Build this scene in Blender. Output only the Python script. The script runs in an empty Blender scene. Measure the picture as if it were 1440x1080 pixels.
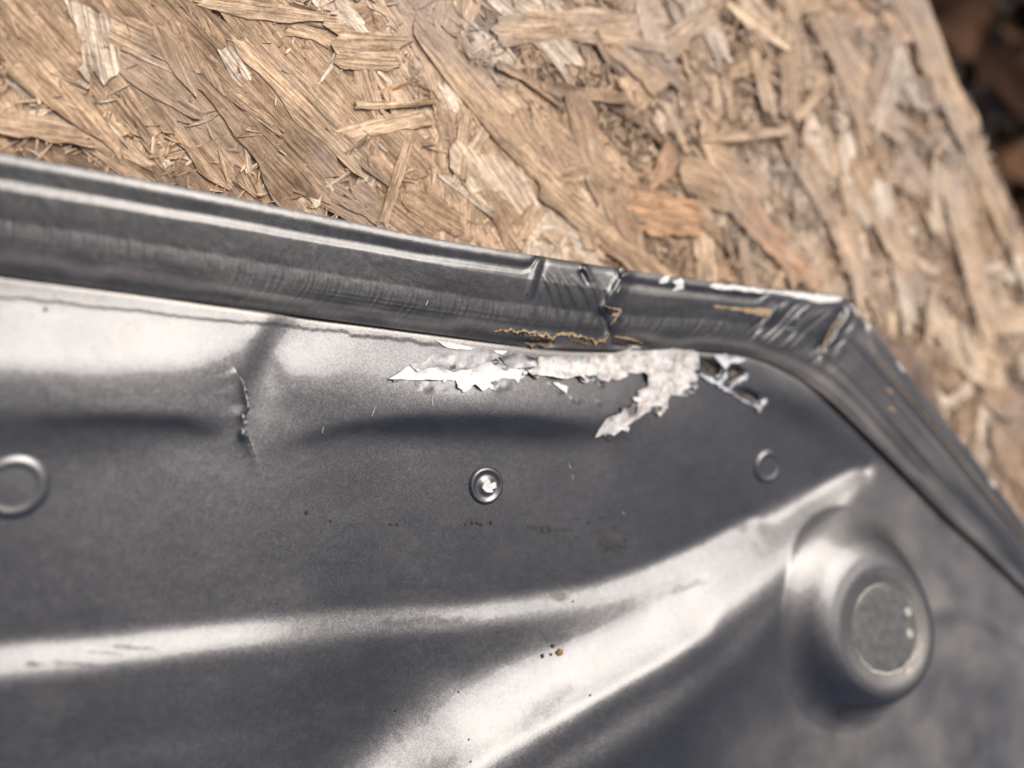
import bpy, math, random
import numpy as np
from mathutils import Vector, Matrix
from mathutils.geometry import delaunay_2d_cdt

random.seed(11)
rng = np.random.default_rng(11)
R = math.radians
MM = 0.001

# ------------------------------------------------------------------ camera, world, sun, exposure
scene = bpy.context.scene
TILT, DIST, FPX = R(27.0), 0.20, 1080.0
ct, st = math.cos(TILT), math.sin(TILT)
CAM = np.array([-DIST * st, 0.0, DIST * ct])
FW = np.array([st, 0.0, -ct]); RT = np.array([ct, 0.0, st]); UP = np.array([0.0, 1.0, 0.0])
cam_data = bpy.data.cameras.new("camera")
cam = bpy.data.objects.new("camera", cam_data)
scene.collection.objects.link(cam)
cam.matrix_world = Matrix(((RT[0], UP[0], -FW[0], CAM[0]), (RT[1], UP[1], -FW[1], CAM[1]),
                           (RT[2], UP[2], -FW[2], CAM[2]), (0, 0, 0, 1)))
cam_data.sensor_width = 36.0
cam_data.lens = 27.0
cam_data.clip_start = 0.005
cam_data.clip_end = 500.0
cam_data.dof.use_dof = True
cam_data.dof.focus_distance = 0.193
cam_data.dof.aperture_fstop = 4.2
scene.camera = cam

SUN = np.array([0.17, 0.45, 0.87]); SUN /= np.linalg.norm(SUN)
world = bpy.data.worlds.new("World")
scene.world = world
world.use_nodes = True
wn = world.node_tree
bg = wn.nodes["Background"]
sky = wn.nodes.new("ShaderNodeTexSky")
sky.sky_type = 'NISHITA'
sky.sun_disc = False
sky.sun_elevation = math.asin(SUN[2])
sky.sun_rotation = math.atan2(SUN[0], SUN[1])
sky.air_density = 0.7
sky.dust_density = 8.0
sky.ozone_density = 0.6
wn.links.new(sky.outputs[0], bg.inputs[0])
bg.inputs[1].default_value = 0.09
sun_data = bpy.data.lights.new("sun", 'SUN')
sun_data.energy = 1.5
sun_data.angle = R(40.0)
sun_data.color = (1.0, 0.995, 0.985)
sun = bpy.data.objects.new("sun", sun_data)
scene.collection.objects.link(sun)
sun.rotation_euler = Vector((-SUN[0], -SUN[1], -SUN[2])).to_track_quat('-Z', 'Y').to_euler()
sun.location = (0.24, 0.571, 1.5)
scene.view_settings.view_transform = 'Standard'
scene.view_settings.look = 'None'
scene.view_settings.exposure = 0.86
scene.view_settings.gamma = 1.0
scene.view_settings.use_curve_mapping = False
scene.cycles.max_bounces = 6

# ------------------------------------------------------------------ helpers
COL = scene.collection

def at(px, py, z=0.0):
    """world point(s) on the horizontal plane at height z seen at photograph position (px, py)"""
    px = np.asarray(px, float); py = np.asarray(py, float); z = np.asarray(z, float)
    a = (px - 720.0) / FPX; b = (540.0 - py) / FPX
    dx = FW[0] + RT[0] * a; dy = b; dz = FW[2] + RT[2] * a
    s = (z - CAM[2]) / dz
    return np.stack([CAM[0] + dx * s, CAM[1] + dy * s, CAM[2] + dz * s], -1)

def to_px(P):
    d = np.asarray(P) - CAM
    dep = d @ FW
    return 720 + FPX * (d @ RT) / dep, 540 - FPX * (d @ UP) / dep

def mesh_obj(name, verts, faces, mat=None, parent=None, smooth=True):
    me = bpy.data.meshes.new(name)
    me.from_pydata([tuple(v) for v in verts], [], faces)
    if smooth:
        me.polygons.foreach_set('use_smooth', [True] * len(me.polygons))
    me.update()
    if mat: me.materials.append(mat)
    o = bpy.data.objects.new(name, me)
    COL.objects.link(o)
    if parent: o.parent = parent
    return o

def fast_mesh(name, verts, quads, mat, parent=None, smooth=True):
    me = bpy.data.meshes.new(name)
    nv, nf = len(verts), len(quads)
    k = quads.shape[1]
    me.vertices.add(nv); me.vertices.foreach_set('co', np.asarray(verts, np.float32).ravel())
    me.loops.add(nf * k); me.loops.foreach_set('vertex_index', quads.astype(np.int32).ravel())
    me.polygons.add(nf)
    me.polygons.foreach_set('loop_start', np.arange(0, nf * k, k, dtype=np.int32))
    me.polygons.foreach_set('use_smooth', np.full(nf, smooth))
    me.update(calc_edges=True)
    me.materials.append(mat)
    o = bpy.data.objects.new(name, me)
    COL.objects.link(o)
    if parent: o.parent = parent
    return o

def fattr(o, name, values):
    a = o.data.attributes.new(name, 'FLOAT', 'POINT')
    a.data.foreach_set('value', np.asarray(values, np.float32).ravel())

def vattr(o, name, values):
    a = o.data.attributes.new(name, 'FLOAT_VECTOR', 'POINT')
    a.data.foreach_set('vector', np.asarray(values, np.float32).ravel())

def empty(name, loc, label, cat, group=None):
    o = bpy.data.objects.new(name, None)
    COL.objects.link(o)
    o.location = loc
    o.empty_display_size = 0.02
    tag(o, label, cat, group)
    return o

def tag(o, label, cat, group=None):
    o['label'] = label; o['category'] = cat
    if group: o['group'] = group

def sstep(a, b, x):
    t = np.clip((x - a) / (b - a), 0, 1)
    return t * t * (3 - 2 * t)

def vnoise(x, y, seed=0):
    """smooth value noise in -1..1"""
    g = np.random.default_rng(seed).uniform(-1, 1, (256, 256))
    x = np.asarray(x, float); y = np.asarray(y, float)
    xi = np.floor(x).astype(int); yi = np.floor(y).astype(int)
    fx = x - xi; fy = y - yi
    fx = fx * fx * fx * (fx * (fx * 6 - 15) + 10); fy = fy * fy * fy * (fy * (fy * 6 - 15) + 10)
    a = g[xi % 256, yi % 256]; b = g[(xi + 1) % 256, yi % 256]
    c = g[xi % 256, (yi + 1) % 256]; d = g[(xi + 1) % 256, (yi + 1) % 256]
    return (a * (1 - fx) + b * fx) * (1 - fy) + (c * (1 - fx) + d * fx) * fy

def fbm(x, y, seed=0, o=3):
    s = 0; a = 1
    for k in range(o):
        s = s + a * vnoise(x * 2 ** k, y * 2 ** k, seed + k); a *= 0.5
    return s

def curve(pts, n):
    """dense Catmull-Rom resampling by arc length"""
    p = np.array(pts, float)
    q = np.vstack([2 * p[0] - p[1], p, 2 * p[-1] - p[-2]])
    out = []
    for i in range(1, len(q) - 2):
        t = np.linspace(0, 1, 40, endpoint=False)[:, None]
        a, b, c, d = q[i - 1], q[i], q[i + 1], q[i + 2]
        out.append(0.5 * ((2 * b) + (c - a) * t + (2 * a - 5 * b + 4 * c - d) * t ** 2 + (3 * b - a - 3 * c + d) * t ** 3))
    out = np.vstack(out + [p[-1:]])
    L = np.r_[0, np.cumsum(np.linalg.norm(np.diff(out, axis=0), axis=1))]
    u = np.linspace(0, L[-1], n)
    return np.stack([np.interp(u, L, out[:, k]) for k in range(p.shape[1])], -1)

def poly_dist(X, Y, pts, extra=None):
    """distance to a polyline, side (+ right of travel), and interpolated extra columns"""
    best = np.full(X.shape, 1e9); side = np.zeros(X.shape)
    ex = None if extra is None else np.zeros(X.shape + (extra.shape[1],))
    for i in range(len(pts) - 1):
        ax, ay = pts[i]; bx, by = pts[i + 1]
        dx, dy = bx - ax, by - ay
        L2 = dx * dx + dy * dy + 1e-9
        t = np.clip(((X - ax) * dx + (Y - ay) * dy) / L2, 0, 1)
        ox = X - (ax + t * dx); oy = Y - (ay + t * dy)
        d = np.hypot(ox, oy)
        m = d < best
        best = np.where(m, d, best)
        side = np.where(m, np.sign(dx * oy - dy * ox), side)
        if ex is not None:
            e = extra[i] * (1 - t[..., None]) + extra[i + 1] * t[..., None]
            ex = np.where(m[..., None], e, ex)
    return best, side, ex

def in_poly(X, Y, pts):
    r = np.zeros(X.shape, bool)
    n = len(pts)
    for i in range(n):
        x1, y1 = pts[i]; x2, y2 = pts[(i + 1) % n]
        c = ((y1 > Y) != (y2 > Y)) & (X < (x2 - x1) * (Y - y1) / (y2 - y1 + 1e-12) + x1)
        r ^= c
    return r

# ------------------------------------------------------------------ materials
def new_mat(name):
    m = bpy.data.materials.new(name)
    m.use_nodes = True
    nt = m.node_tree
    b = nt.nodes["Principled BSDF"]
    return m, nt, b

def N(nt, t, **kw):
    n = nt.nodes.new(t)
    for k, v in kw.items():
        if k.startswith('i_'):
            key = k[2:]
            n.inputs[int(key) if key.isdigit() else key].default_value = v
        else:
            setattr(n, k, v)
    return n

def math_n(nt, op, a, b=None, c=None):
    n = nt.nodes.new("ShaderNodeMath"); n.operation = op
    for i, v in enumerate((a, b, c)):
        if v is None: continue
        if hasattr(v, 'is_output'): nt.links.new(v, n.inputs[i])
        else: n.inputs[i].default_value = v
    return n.outputs[0]

def mix_c(nt, f, a, b, mode='MIX'):
    n = nt.nodes.new("ShaderNodeMix"); n.data_type = 'RGBA'; n.blend_type = mode
    for i, v in ((0, f), (6, a), (7, b)):
        if hasattr(v, 'is_output'): nt.links.new(v, n.inputs[i])
        else: n.inputs[i].default_value = v if i == 0 else (v if len(v) == 4 else (*v, 1))
    return n.outputs[2]

def ramp(nt, f, stops):
    n = nt.nodes.new("ShaderNodeValToRGB")
    e = n.color_ramp.elements
    while len(e) < len(stops): e.new(0.5)
    for k, (p, c) in enumerate(stops):
        e[k].position = p; e[k].color = (*c, 1) if len(c) == 3 else c
    nt.links.new(f, n.inputs[0])
    return n.outputs[0]

def attr(nt, name):
    n = nt.nodes.new("ShaderNodeAttribute"); n.attribute_name = name
    return n

def mm_coords(nt, s=(1, 1, 1)):
    tc = nt.nodes.new("ShaderNodeTexCoord")
    mp = nt.nodes.new("ShaderNodeMapping")
    mp.inputs['Scale'].default_value = (1000 * s[0], 1000 * s[1], 1000 * s[2])
    nt.links.new(tc.outputs['Object'], mp.inputs[0])
    return mp.outputs[0]

def noise(nt, vec, scale, detail=3, rough=0.55):
    n = nt.nodes.new("ShaderNodeTexNoise")
    n.inputs['Scale'].default_value = scale; n.inputs['Detail'].default_value = detail
    n.inputs['Roughness'].default_value = rough
    nt.links.new(vec, n.inputs['Vector'])
    return n.outputs['Fac']

def paint_material(name, base, rough, flake, dustamt, brown=0.0):
    m, nt, b = new_mat(name)
    co = mm_coords(nt)
    # dirt is a stain attribute painted on the sheet; dust and streaks are noise
    dirt = attr(nt, 'dirt').outputs['Fac']
    fine = noise(nt, co, 1.3, 5, 0.7)
    dustn = noise(nt, co, 0.5, 6, 0.7)
    cloud = noise(nt, co, 0.05, 4, 0.6)
    col = mix_c(nt, cloud, tuple(c * 0.95 for c in base), tuple(c * 1.05 for c in base))
    # metallic flakes
    vo = nt.nodes.new("ShaderNodeTexVoronoi"); vo.inputs['Scale'].default_value = 4.2
    nt.links.new(co, vo.inputs['Vector'])
    sub = nt.nodes.new("ShaderNodeVectorMath"); sub.operation = 'SUBTRACT'
    nt.links.new(vo.outputs['Color'], sub.inputs[0]); sub.inputs[1].default_value = (0.5, 0.5, 0.5)
    scl = nt.nodes.new("ShaderNodeVectorMath"); scl.operation = 'SCALE'
    nt.links.new(sub.outputs[0], scl.inputs[0]); scl.inputs['Scale'].default_value = flake
    # bump: orange peel + dust grains
    bm = nt.nodes.new("ShaderNodeBump"); bm.inputs['Strength'].default_value = 0.25
    bm.inputs['Distance'].default_value = 0.00002
    h = math_n(nt, 'ADD', math_n(nt, 'MULTIPLY', fine, 0.6), math_n(nt, 'MULTIPLY', dustn, 1.2))
    nt.links.new(h, bm.inputs['Height'])
    add = nt.nodes.new("ShaderNodeVectorMath"); add.operation = 'ADD'
    nt.links.new(bm.outputs[0], add.inputs[0]); nt.links.new(scl.outputs[0], add.inputs[1])
    nrm = nt.nodes.new("ShaderNodeVectorMath"); nrm.operation = 'NORMALIZE'
    nt.links.new(add.outputs[0], nrm.inputs[0])
    nt.links.new(nrm.outputs[0], b.inputs['Normal'])
    nt.links.new(bm.outputs[0], b.inputs['Coat Normal'])
    # dust film: pale, rougher, not metallic
    dmask = ramp(nt, dustn, [(0.42, (0, 0, 0)), (0.75, (1, 1, 1))])
    cmask = ramp(nt, cloud, [(0.35, (0.25, 0.25, 0.25)), (0.65, (1, 1, 1))])
    dm = math_n(nt, 'MULTIPLY', math_n(nt, 'MULTIPLY', dmask, cmask), dustamt)
    col = mix_c(nt, dm, col, (0.34, 0.33, 0.30))
    # dark grime stains and brown film
    grime_tex = ramp(nt, noise(nt, co, 0.9, 6, 0.75), [(0.35, (0, 0, 0)), (0.6, (1, 1, 1))])
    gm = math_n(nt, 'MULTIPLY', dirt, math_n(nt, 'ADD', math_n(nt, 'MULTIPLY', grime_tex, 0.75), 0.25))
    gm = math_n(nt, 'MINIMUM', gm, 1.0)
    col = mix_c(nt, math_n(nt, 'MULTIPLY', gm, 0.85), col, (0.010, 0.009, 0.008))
    film = attr(nt, 'film').outputs['Fac']
    fm = math_n(nt, 'MULTIPLY', film, math_n(nt, 'ADD', math_n(nt, 'MULTIPLY', cmask, 0.4), 0.55))
    col = mix_c(nt, fm, col, (0.175, 0.158, 0.138))
    # pepper specks
    sp = ramp(nt, noise(nt, co, 0.8, 2, 0.5), [(0.73, (0, 0, 0)), (0.76, (1, 1, 1))])
    col = mix_c(nt, math_n(nt, 'MULTIPLY', sp, 0.6), col, (0.03, 0.026, 0.022))
    nt.links.new(col, b.inputs['Base Color'])
    met = math_n(nt, 'SUBTRACT', 0.92, math_n(nt, 'ADD', math_n(nt, 'MULTIPLY', dm, 0.8), math_n(nt, 'MULTIPLY', math_n(nt, 'MAXIMUM', gm, fm), 0.6)))
    nt.links.new(math_n(nt, 'MAXIMUM', met, 0.0), b.inputs['Metallic'])
    ro = math_n(nt, 'ADD', rough, math_n(nt, 'MULTIPLY', math_n(nt, 'SUBTRACT', cloud, 0.5), 0.06))
    ro = math_n(nt, 'ADD', ro, math_n(nt, 'MULTIPLY', math_n(nt, 'MAXIMUM', gm, dm), 0.25))
    nt.links.new(ro, b.inputs['Roughness'])
    clean = math_n(nt, 'SUBTRACT', 1.0, math_n(nt, 'MULTIPLY', gm, 0.9))
    nt.links.new(math_n(nt, 'MULTIPLY', clean, 0.45), b.inputs['Coat Weight'])
    nt.links.new(math_n(nt, 'MULTIPLY', clean, 0.5), b.inputs['Specular IOR Level'])
    b.inputs['Coat Roughness'].default_value = 0.09
    return m

def simple_mat(name, c1, c2, rough, scale=1.0, bump=0.3, metal=0.0, dist=0.0001, spots=None, spot_r=(0.55, 0.68), spot_s=0.55):
    m, nt, b = new_mat(name)
    co = mm_coords(nt)
    n = noise(nt, co, scale, 6, 0.65)
    col = ramp(nt, n, [(0.3, c1), (0.7, c2)])
    if spots:
        s = ramp(nt, noise(nt, co, spot_s, 6, 0.75), [(spot_r[0], (0, 0, 0)), (spot_r[1], (1, 1, 1))])
        col = mix_c(nt, math_n(nt, 'MULTIPLY', s, spots[1]), col, spots[0])
    nt.links.new(col, b.inputs['Base Color'])
    b.inputs['Roughness'].default_value = rough
    b.inputs['Metallic'].default_value = metal
    bm = nt.nodes.new("ShaderNodeBump"); bm.inputs['Strength'].default_value = bump
    bm.inputs['Distance'].default_value = dist
    nt.links.new(n, bm.inputs['Height']); nt.links.new(bm.outputs[0], b.inputs['Normal'])
    return m

M_PAINT = paint_material('grey_metallic_paint', (0.076, 0.076, 0.0775), 0.385, 0.12, 0.08)
M_FLANGE = paint_material('grey_sealer_paint', (0.062, 0.0615, 0.061), 0.36, 0.08, 0.14)
M_WHITE = simple_mat('white_primer', (0.42, 0.41, 0.39), (0.60, 0.59, 0.57), 0.55, 0.5, 0.5, spots=((0.20, 0.165, 0.13), 0.75))
M_WHITE2 = simple_mat('dirty_primer', (0.40, 0.385, 0.36), (0.60, 0.59, 0.57), 0.55, 0.5, 0.6, spots=((0.17, 0.135, 0.105), 0.8), spot_r=(0.44, 0.62), spot_s=0.3)
M_WEB = simple_mat('torn_pale_film', (0.34, 0.345, 0.36), (0.58, 0.585, 0.60), 0.35, 0.8, 0.5)
M_PAINTCHIP = simple_mat('lifted_grey_paint', (0.05, 0.05, 0.052), (0.085, 0.085, 0.088), 0.4, 1.0, 0.3, metal=0.7)
M_BARE = simple_mat('bare_steel', (0.11, 0.11, 0.112), (0.17, 0.17, 0.172), 0.42, 1.2, 0.25, metal=0.85)
M_TAN = simple_mat('torn_tan_sealer', (0.13, 0.08, 0.04), (0.50, 0.36, 0.21), 0.85, 2.2, 0.9, dist=0.0004)
M_BROWN = simple_mat('torn_brown_sealer', (0.05, 0.03, 0.018), (0.20, 0.13, 0.075), 0.85, 1.4, 0.9, dist=0.0004)
M_DARK = simple_mat('gap_shade', (0.010, 0.008, 0.007), (0.03, 0.024, 0.02), 0.8, 1.0, 0.3)  # near-black colour standing in for shade inside cracks and gaps
M_PIT = simple_mat('dark_brown_pit', (0.035, 0.026, 0.020), (0.085, 0.065, 0.05), 0.5, 0.7, 0.6)
M_RIVET = paint_material('grey_rivet_paint', (0.10, 0.10, 0.10), 0.32, 0.06, 0.10)
M_DISC = simple_mat('dusty_disc', (0.035, 0.035, 0.034), (0.105, 0.105, 0.10), 0.5, 0.3, 0.5, metal=0.3)
M_RING = simple_mat('dried_dust_ring', (0.20, 0.19, 0.16), (0.42, 0.40, 0.35), 0.8, 1.0, 0.5)
M_CRUMB = simple_mat('crumb', (0.10, 0.05, 0.02), (0.30, 0.17, 0.07), 0.9, 2.0, 0.6)
M_SPECK = simple_mat('black_speck', (0.012, 0.01, 0.009), (0.03, 0.025, 0.02), 0.8, 2.0, 0.3)

# ------------------------------------------------------------------ the dented sheet
# outer edge of the folded hem and the groove where it meets the sheet, traced in photograph positions
E_PTS = [(-420, 134), (-200, 176), (0, 214), (200, 252), (400, 292), (600, 333), (760, 360), (900, 382), (1000, 396),
         (1100, 407), (1178, 415), (1196, 424), (1212, 444), (1240, 478), (1300, 555), (1380, 656), (1440, 735), (1600, 945), (1800, 1210)]
I_PTS = [(-420, 330), (-200, 358), (0, 387), (200, 413), (400, 441), (600, 468), (700, 481), (780, 492), (860, 494), (920, 488), (990, 494),
         (1050, 500), (1092, 514), (1130, 535), (1165, 560), (1224, 616), (1322, 718), (1384, 776), (1440, 828), (1600, 985), (1800, 1190)]
I_CURVE = curve(I_PTS, 160)

xs = np.r_[np.arange(-420, -20, 10), np.arange(-20, 1460, 2.4), np.arange(1460, 1800, 10)]
ys = np.r_[np.arange(320, 1100, 2.4), np.arange(1100, 1380, 8)]
GX, GY = np.meshgrid(xs, ys)

# --- slope wanted towards the light, sketched as strokes, then integrated to a real height field
PX0, PY0, PST = -420.0, 300.0, 4.0
sx = np.arange(PX0, 1804, PST); sy = np.arange(PY0, 1400, PST)
SX, SY = np.meshgrid(sx, sy)
S = np.full(SX.shape, 0.02)

def stroke(pts, power=2.0):
    """pts: x, y, half width on the left of travel, on the right, value, opacity"""
    global S
    p = np.array(pts, float)
    c = np.stack([np.interp(np.linspace(0, len(p) - 1, 40), np.arange(len(p)), p[:, k]) for k in range(6)], -1)
    d, side, ex = poly_dist(SX, SY, c[:, :2], c[:, 2:])
    w = np.where(side < 0, ex[..., 0], ex[..., 1])
    a = np.exp(-np.power(d / np.maximum(w, 1), power)) * ex[..., 3]
    S = S * (1 - a) + ex[..., 2] * a

def blob(x, y, rx, ry, val, op=1.0, rot=0.0, power=2.0):
    global S
    c, s_ = math.cos(R(rot)), math.sin(R(rot))
    u = (SX - x) * c + (SY - y) * s_; v = -(SX - x) * s_ + (SY - y) * c
    a = np.exp(-np.power(np.hypot(u / rx, v / ry), power)) * op
    S = S * (1 - a) + val * a

# upper shoulder that falls away to the hem
stroke([(-420, 420, 60, 62, 0.95, 1), (0, 465, 60, 56, 1.0, 1), (150, 475, 60, 48, 1.0, 1), (280, 480, 60, 36, 0.95, 1), (325, 476, 50, 24, 0.75, 0.9)], 3)
stroke([(410, 480, 60, 50, 0.72, 1), (520, 500, 60, 50, 0.50, 1), (650, 525, 60, 36, 0.45, 1), (760, 535, 50, 36, 0.42, 1), (860, 545, 40, 36, 0.38, 0.9), (930, 550, 30, 40, 0.2, 0.5)], 3)
blob(436, 490, 50, 34, 1.1)
blob(630, 545, 60, 18, 0.55)
# dark roll under the shoulder
stroke([(-420, 560, 22, 60, -0.42, 0.9), (0, 600, 22, 50, -0.45, 0.9), (200, 598, 20, 34, -0.6, 0.9), (300, 600, 18, 24, -0.5, 0.9)], 2)
stroke([(60, 592, 7, 9, -0.9, 0.6), (180, 590, 7, 10, -1.4, 0.9), (260, 594, 7, 12, -1.6, 0.95), (292, 602, 6, 10, -1.0, 0.8)], 2)
stroke([(395, 630, 14, 20, -0.25, 0.8), (470, 607, 14, 20, -0.45, 0.9), (560, 598, 14, 24, -0.6, 1), (680, 598, 14, 26, -0.65, 1), (790, 602, 14, 24, -0.55, 1), (870, 600, 12, 20, -0.25, 0.7)], 2)
stroke([(430, 618, 6, 7, -0.7, 0.6), (500, 601, 8, 9, -1.3, 0.9), (580, 596, 9, 12, -1.7, 1), (660, 594, 9, 13, -1.5, 1), (740, 598, 10, 13, -1.8, 1), (810, 602, 8, 10, -1.2, 0.9), (850, 604, 6, 8, -0.6, 0.6)], 2)
blob(745, 599, 34, 6, -0.9, 0.8, 3)
blob(625, 594, 26, 4, -1.0, 0.7)
# pinched crease
stroke([(385, 455, 18, 12, -0.3, 0.95), (362, 490, 30, 16, -0.6, 1), (348, 530, 40, 16, -0.8, 1), (345, 575, 40, 12, -0.7, 1), (352, 620, 12, 10, -0.1, 0.6)], 2)
stroke([(385, 540, 12, 30, 0.6, 0.9), (375, 590, 10, 26, 0.4, 0.9), (370, 625, 10, 20, 0.1, 0.5)], 2)
# lower folds
stroke([(-420, 985, 24, 32, 0.75, 1), (0, 926, 24, 32, 0.80, 1), (150, 913, 22, 28, 0.80, 1), (300, 894, 20, 26, 0.72, 1), (420, 881, 18, 26, 0.76, 1), (520, 870, 17, 25, 0.74, 1),
        (640, 864, 17, 25, 0.72, 1), (740, 852, 17, 25, 0.70, 1), (830, 836, 15, 28, 0.68, 1), (900, 815, 15, 26, 0.75, 1), (980, 782, 15, 26, 0.85, 1), (1060, 742, 15, 26, 0.9, 1)], 3)
blob(470, 985, 120, 40, -0.12, 0.8, -10)
blob(200, 1060, 160, 24, 0.25, 0.6, -8)
# broad lit face of the big ridge
stroke([(520, 1180, 100, 90, 0.80, 1), (600, 1060, 100, 90, 0.80, 1), (720, 985, 78, 75, 0.78, 1), (850, 915, 60, 55, 0.72, 1), (960, 855, 50, 52, 0.78, 1), (1060, 775, 36, 62, 0.95, 1), (1140, 715, 24, 50, 1.0, 1), (1205, 666, 10, 24, 0.85, 1)], 3)
stroke([(640, 928, 30, 26, 0.15, 0.85), (720, 905, 22, 20, 0.2, 0.8), (820, 880, 16, 16, 0.35, 0.7), (900, 850, 12, 14, 0.5, 0.6)], 2)
stroke([(550, 955, 50, 24, 0.05, 0.9), (450, 1040, 40, 30, 0.0, 0.9)], 2)
# crest line, then the far side falling off
stroke([(560, 1120, 40, 16, 1.0, 0.8), (690, 1050, 36, 16, 1.0, 0.8), (820, 980, 32, 16, 1.0, 0.8), (920, 925, 28, 16, 1.0, 0.8), (990, 880, 26, 16, 0.95, 0.6)], 2)
stroke([(720, 1120, 20, 56, 0.42, 0.85), (870, 1030, 20, 54, 0.42, 0.85), (1000, 948, 20, 48, 0.40, 0.85), (1095, 858, 18, 38, 0.40, 0.85), (1160, 772, 14, 26, 0.35, 0.8), (1215, 690, 8, 14, 0.2, 0.7)], 2)
stroke([(820, 1120, 30, 70, -0.12, 0.9), (960, 1030, 30, 60, -0.15, 0.9), (1060, 940, 30, 46, -0.1, 0.9), (1120, 850, 16, 20, -0.15, 0.8), (1165, 775, 12, 14, -0.2, 0.7)], 2)
# edge roll along the right-hand hem
stroke([(1080, 560, 20, 22, -0.25, 0.8), (1150, 590, 16, 20, -0.3, 0.9), (1210, 650, 14, 16, -0.2, 0.8)], 2)
blob(1110, 530, 50, 18, 0.28, 0.6, 25)
# creases right of the dome
stroke([(1310, 850, 8, 8, 0.35, 0.8), (1370, 850, 8, 8, 0.3, 0.8), (1440, 895, 8, 8, 0.3, 0.8)], 2)
stroke([(1310, 872, 8, 8, -0.35, 0.8), (1370, 872, 8, 8, -0.3, 0.8), (1440, 915, 8, 8, -0.3, 0.8)], 2)
stroke([(1400, 930, 10, 14, 0.25, 0.7), (1370, 1030, 10, 14, 0.25, 0.7), (1340, 1100, 10, 14, 0.2, 0.7)], 2)
blob(1190, 1010, 40, 10, 0.3, 0.8, -25)
blob(380, 780, 120, 26, -0.08, 0.5, 6)

# integrate on a regular grid on the sheet's plane
CELL = 0.0009
wx = np.arange(-0.20, 0.56, CELL); wy = np.arange(-0.34, 0.16, CELL)
WX, WY = np.meshgrid(wx, wy)
P0 = np.stack([WX, WY, np.zeros_like(WX)], -1)
dep = (P0 - CAM) @ FW
ok = dep > 0.02
ppx = np.where(ok, 720 + FPX * ((P0 - CAM) @ RT) / np.maximum(dep, 0.02), -9999)
ppy = np.where(ok, 540 - FPX * (P0[..., 1]) / np.maximum(dep, 0.02), 9999)

def bil(A, x, y, x0, y0, st_):
    fx = np.clip((x - x0) / st_, 0, A.shape[1] - 1.001); fy = np.clip((y - y0) / st_, 0, A.shape[0] - 1.001)
    i = fx.astype(int); j = fy.astype(int); fx = fx - i; fy = fy - j
    return (A[j, i] * (1 - fx) + A[j, i + 1] * fx) * (1 - fy) + (A[j + 1, i] * (1 - fx) + A[j + 1, i + 1] * fx) * fy

GAIN = 1.0
sw = bil(S, ppx, ppy, PX0, PY0, PST)
win = sstep(-430, -330, ppx) * (1 - sstep(1700, 1800, ppx)) * (1 - sstep(1280, 1390, ppy)) * sstep(300, 380, ppy)
sw = np.where(ok, sw * win, 0) * GAIN
# the slope that would mirror the sun to a viewer in front of the panel, place by place
vv = CAM - P0; vv /= np.linalg.norm(vv, axis=-1, keepdims=True)
hv = vv + SUN
gxv = np.clip(hv[..., 0] / hv[..., 2], -0.6, 0.3); gyv = np.clip(hv[..., 1] / hv[..., 2], 0.1, 0.7)
gm_ = np.hypot(gxv, gyv); ax_ = gxv / gm_; ay_ = gyv / gm_
tgt = -sw * gm_
tgt = tgt - (tgt * win).sum() / win.sum() * 0.25 * win
kx = np.fft.fftfreq(len(wx), CELL) * 2 * np.pi; ky = np.fft.fftfreq(len(wy), CELL) * 2 * np.pi
KX, KY = np.meshgrid(kx, ky)
K2 = KX ** 2 + KY ** 2 + (2 * np.pi / 1.6) ** 2
Hf = np.zeros(KX.shape, complex)
LAM = 0.10
for it in range(26):
    dhx = np.fft.ifft2(1j * KX * Hf).real; dhy = np.fft.ifft2(1j * KY * Hf).real
    ra = tgt - (ax_ * dhx + ay_ * dhy)
    rb = -LAM * (-ay_ * dhx + ax_ * dhy)
    vx = ax_ * ra - ay_ * rb; vy = ay_ * ra + ax_ * rb
    Hf = Hf + 1.6 * (-1j * KX * np.fft.fft2(vx) - 1j * KY * np.fft.fft2(vy)) / K2
Hh = np.fft.ifft2(Hf).real

def bspl(A, x, y):
    fx = np.clip((x - wx[0]) / CELL, 2, A.shape[1] - 4); fy = np.clip((y - wy[0]) / CELL, 2, A.shape[0] - 4)
    i = fx.astype(int); j = fy.astype(int); u = fx - i; v = fy - j
    def w(t): return ((1 - t) ** 3 / 6, (3 * t ** 3 - 6 * t ** 2 + 4) / 6, (-3 * t ** 3 + 3 * t ** 2 + 3 * t + 1) / 6, t ** 3 / 6)
    wu, wv = w(u), w(v)
    r = 0
    for b_ in range(4):
        for a_ in range(4):
            r = r + A[j + b_ - 1, i + a_ - 1] * wu[a_] * wv[b_]
    return r

P = at(GX, GY, 0.0)
HB = bspl(Hh, P[..., 0], P[..., 1])
dI, sideI, _ = poly_dist(GX, GY, I_CURVE)
dsI = dI * sideI                     # + on the sheet's side of the groove
# height of the sheet along the groove: the hem is carried at that height
_q = at(I_CURVE[:, 0], I_CURVE[:, 1], 0.0)
REF = bspl(Hh, _q[:, 0], _q[:, 1])
REF = np.convolve(np.r_[np.full(6, REF[0]), REF, np.full(6, REF[-1])], np.ones(13) / 13, 'valid')
print('REF', REF.min(), REF.max(), 'H', HB.min(), HB.max())
# sealer film on the sheet along the hem, ending in a torn line
rag = np.interp(GX, [-420, 0, 130, 250, 400, 490, 492, 560, 620, 640], [370, 418, 430, 445, 458, 467, 473, 477, 485, 485])
rag = rag + 1.5 * vnoise(GX / 40.0, GX * 0, 5) + 0.9 * vnoise(GX / 6.0, GX * 0, 6) + 1.6 * np.clip(vnoise(GX / 17.0, GX * 0, 7) - 0.35, 0, 1) * 2
film_step = (1 - sstep(-1.5, 1.5, GY - rag)) * (1 - sstep(600, 640, GX))
HB = HB + 0.00013 * film_step
HB = HB - 0.0010 * np.exp(-(np.clip(dsI + 4, 0, None) / 5.0) ** 2)
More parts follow.
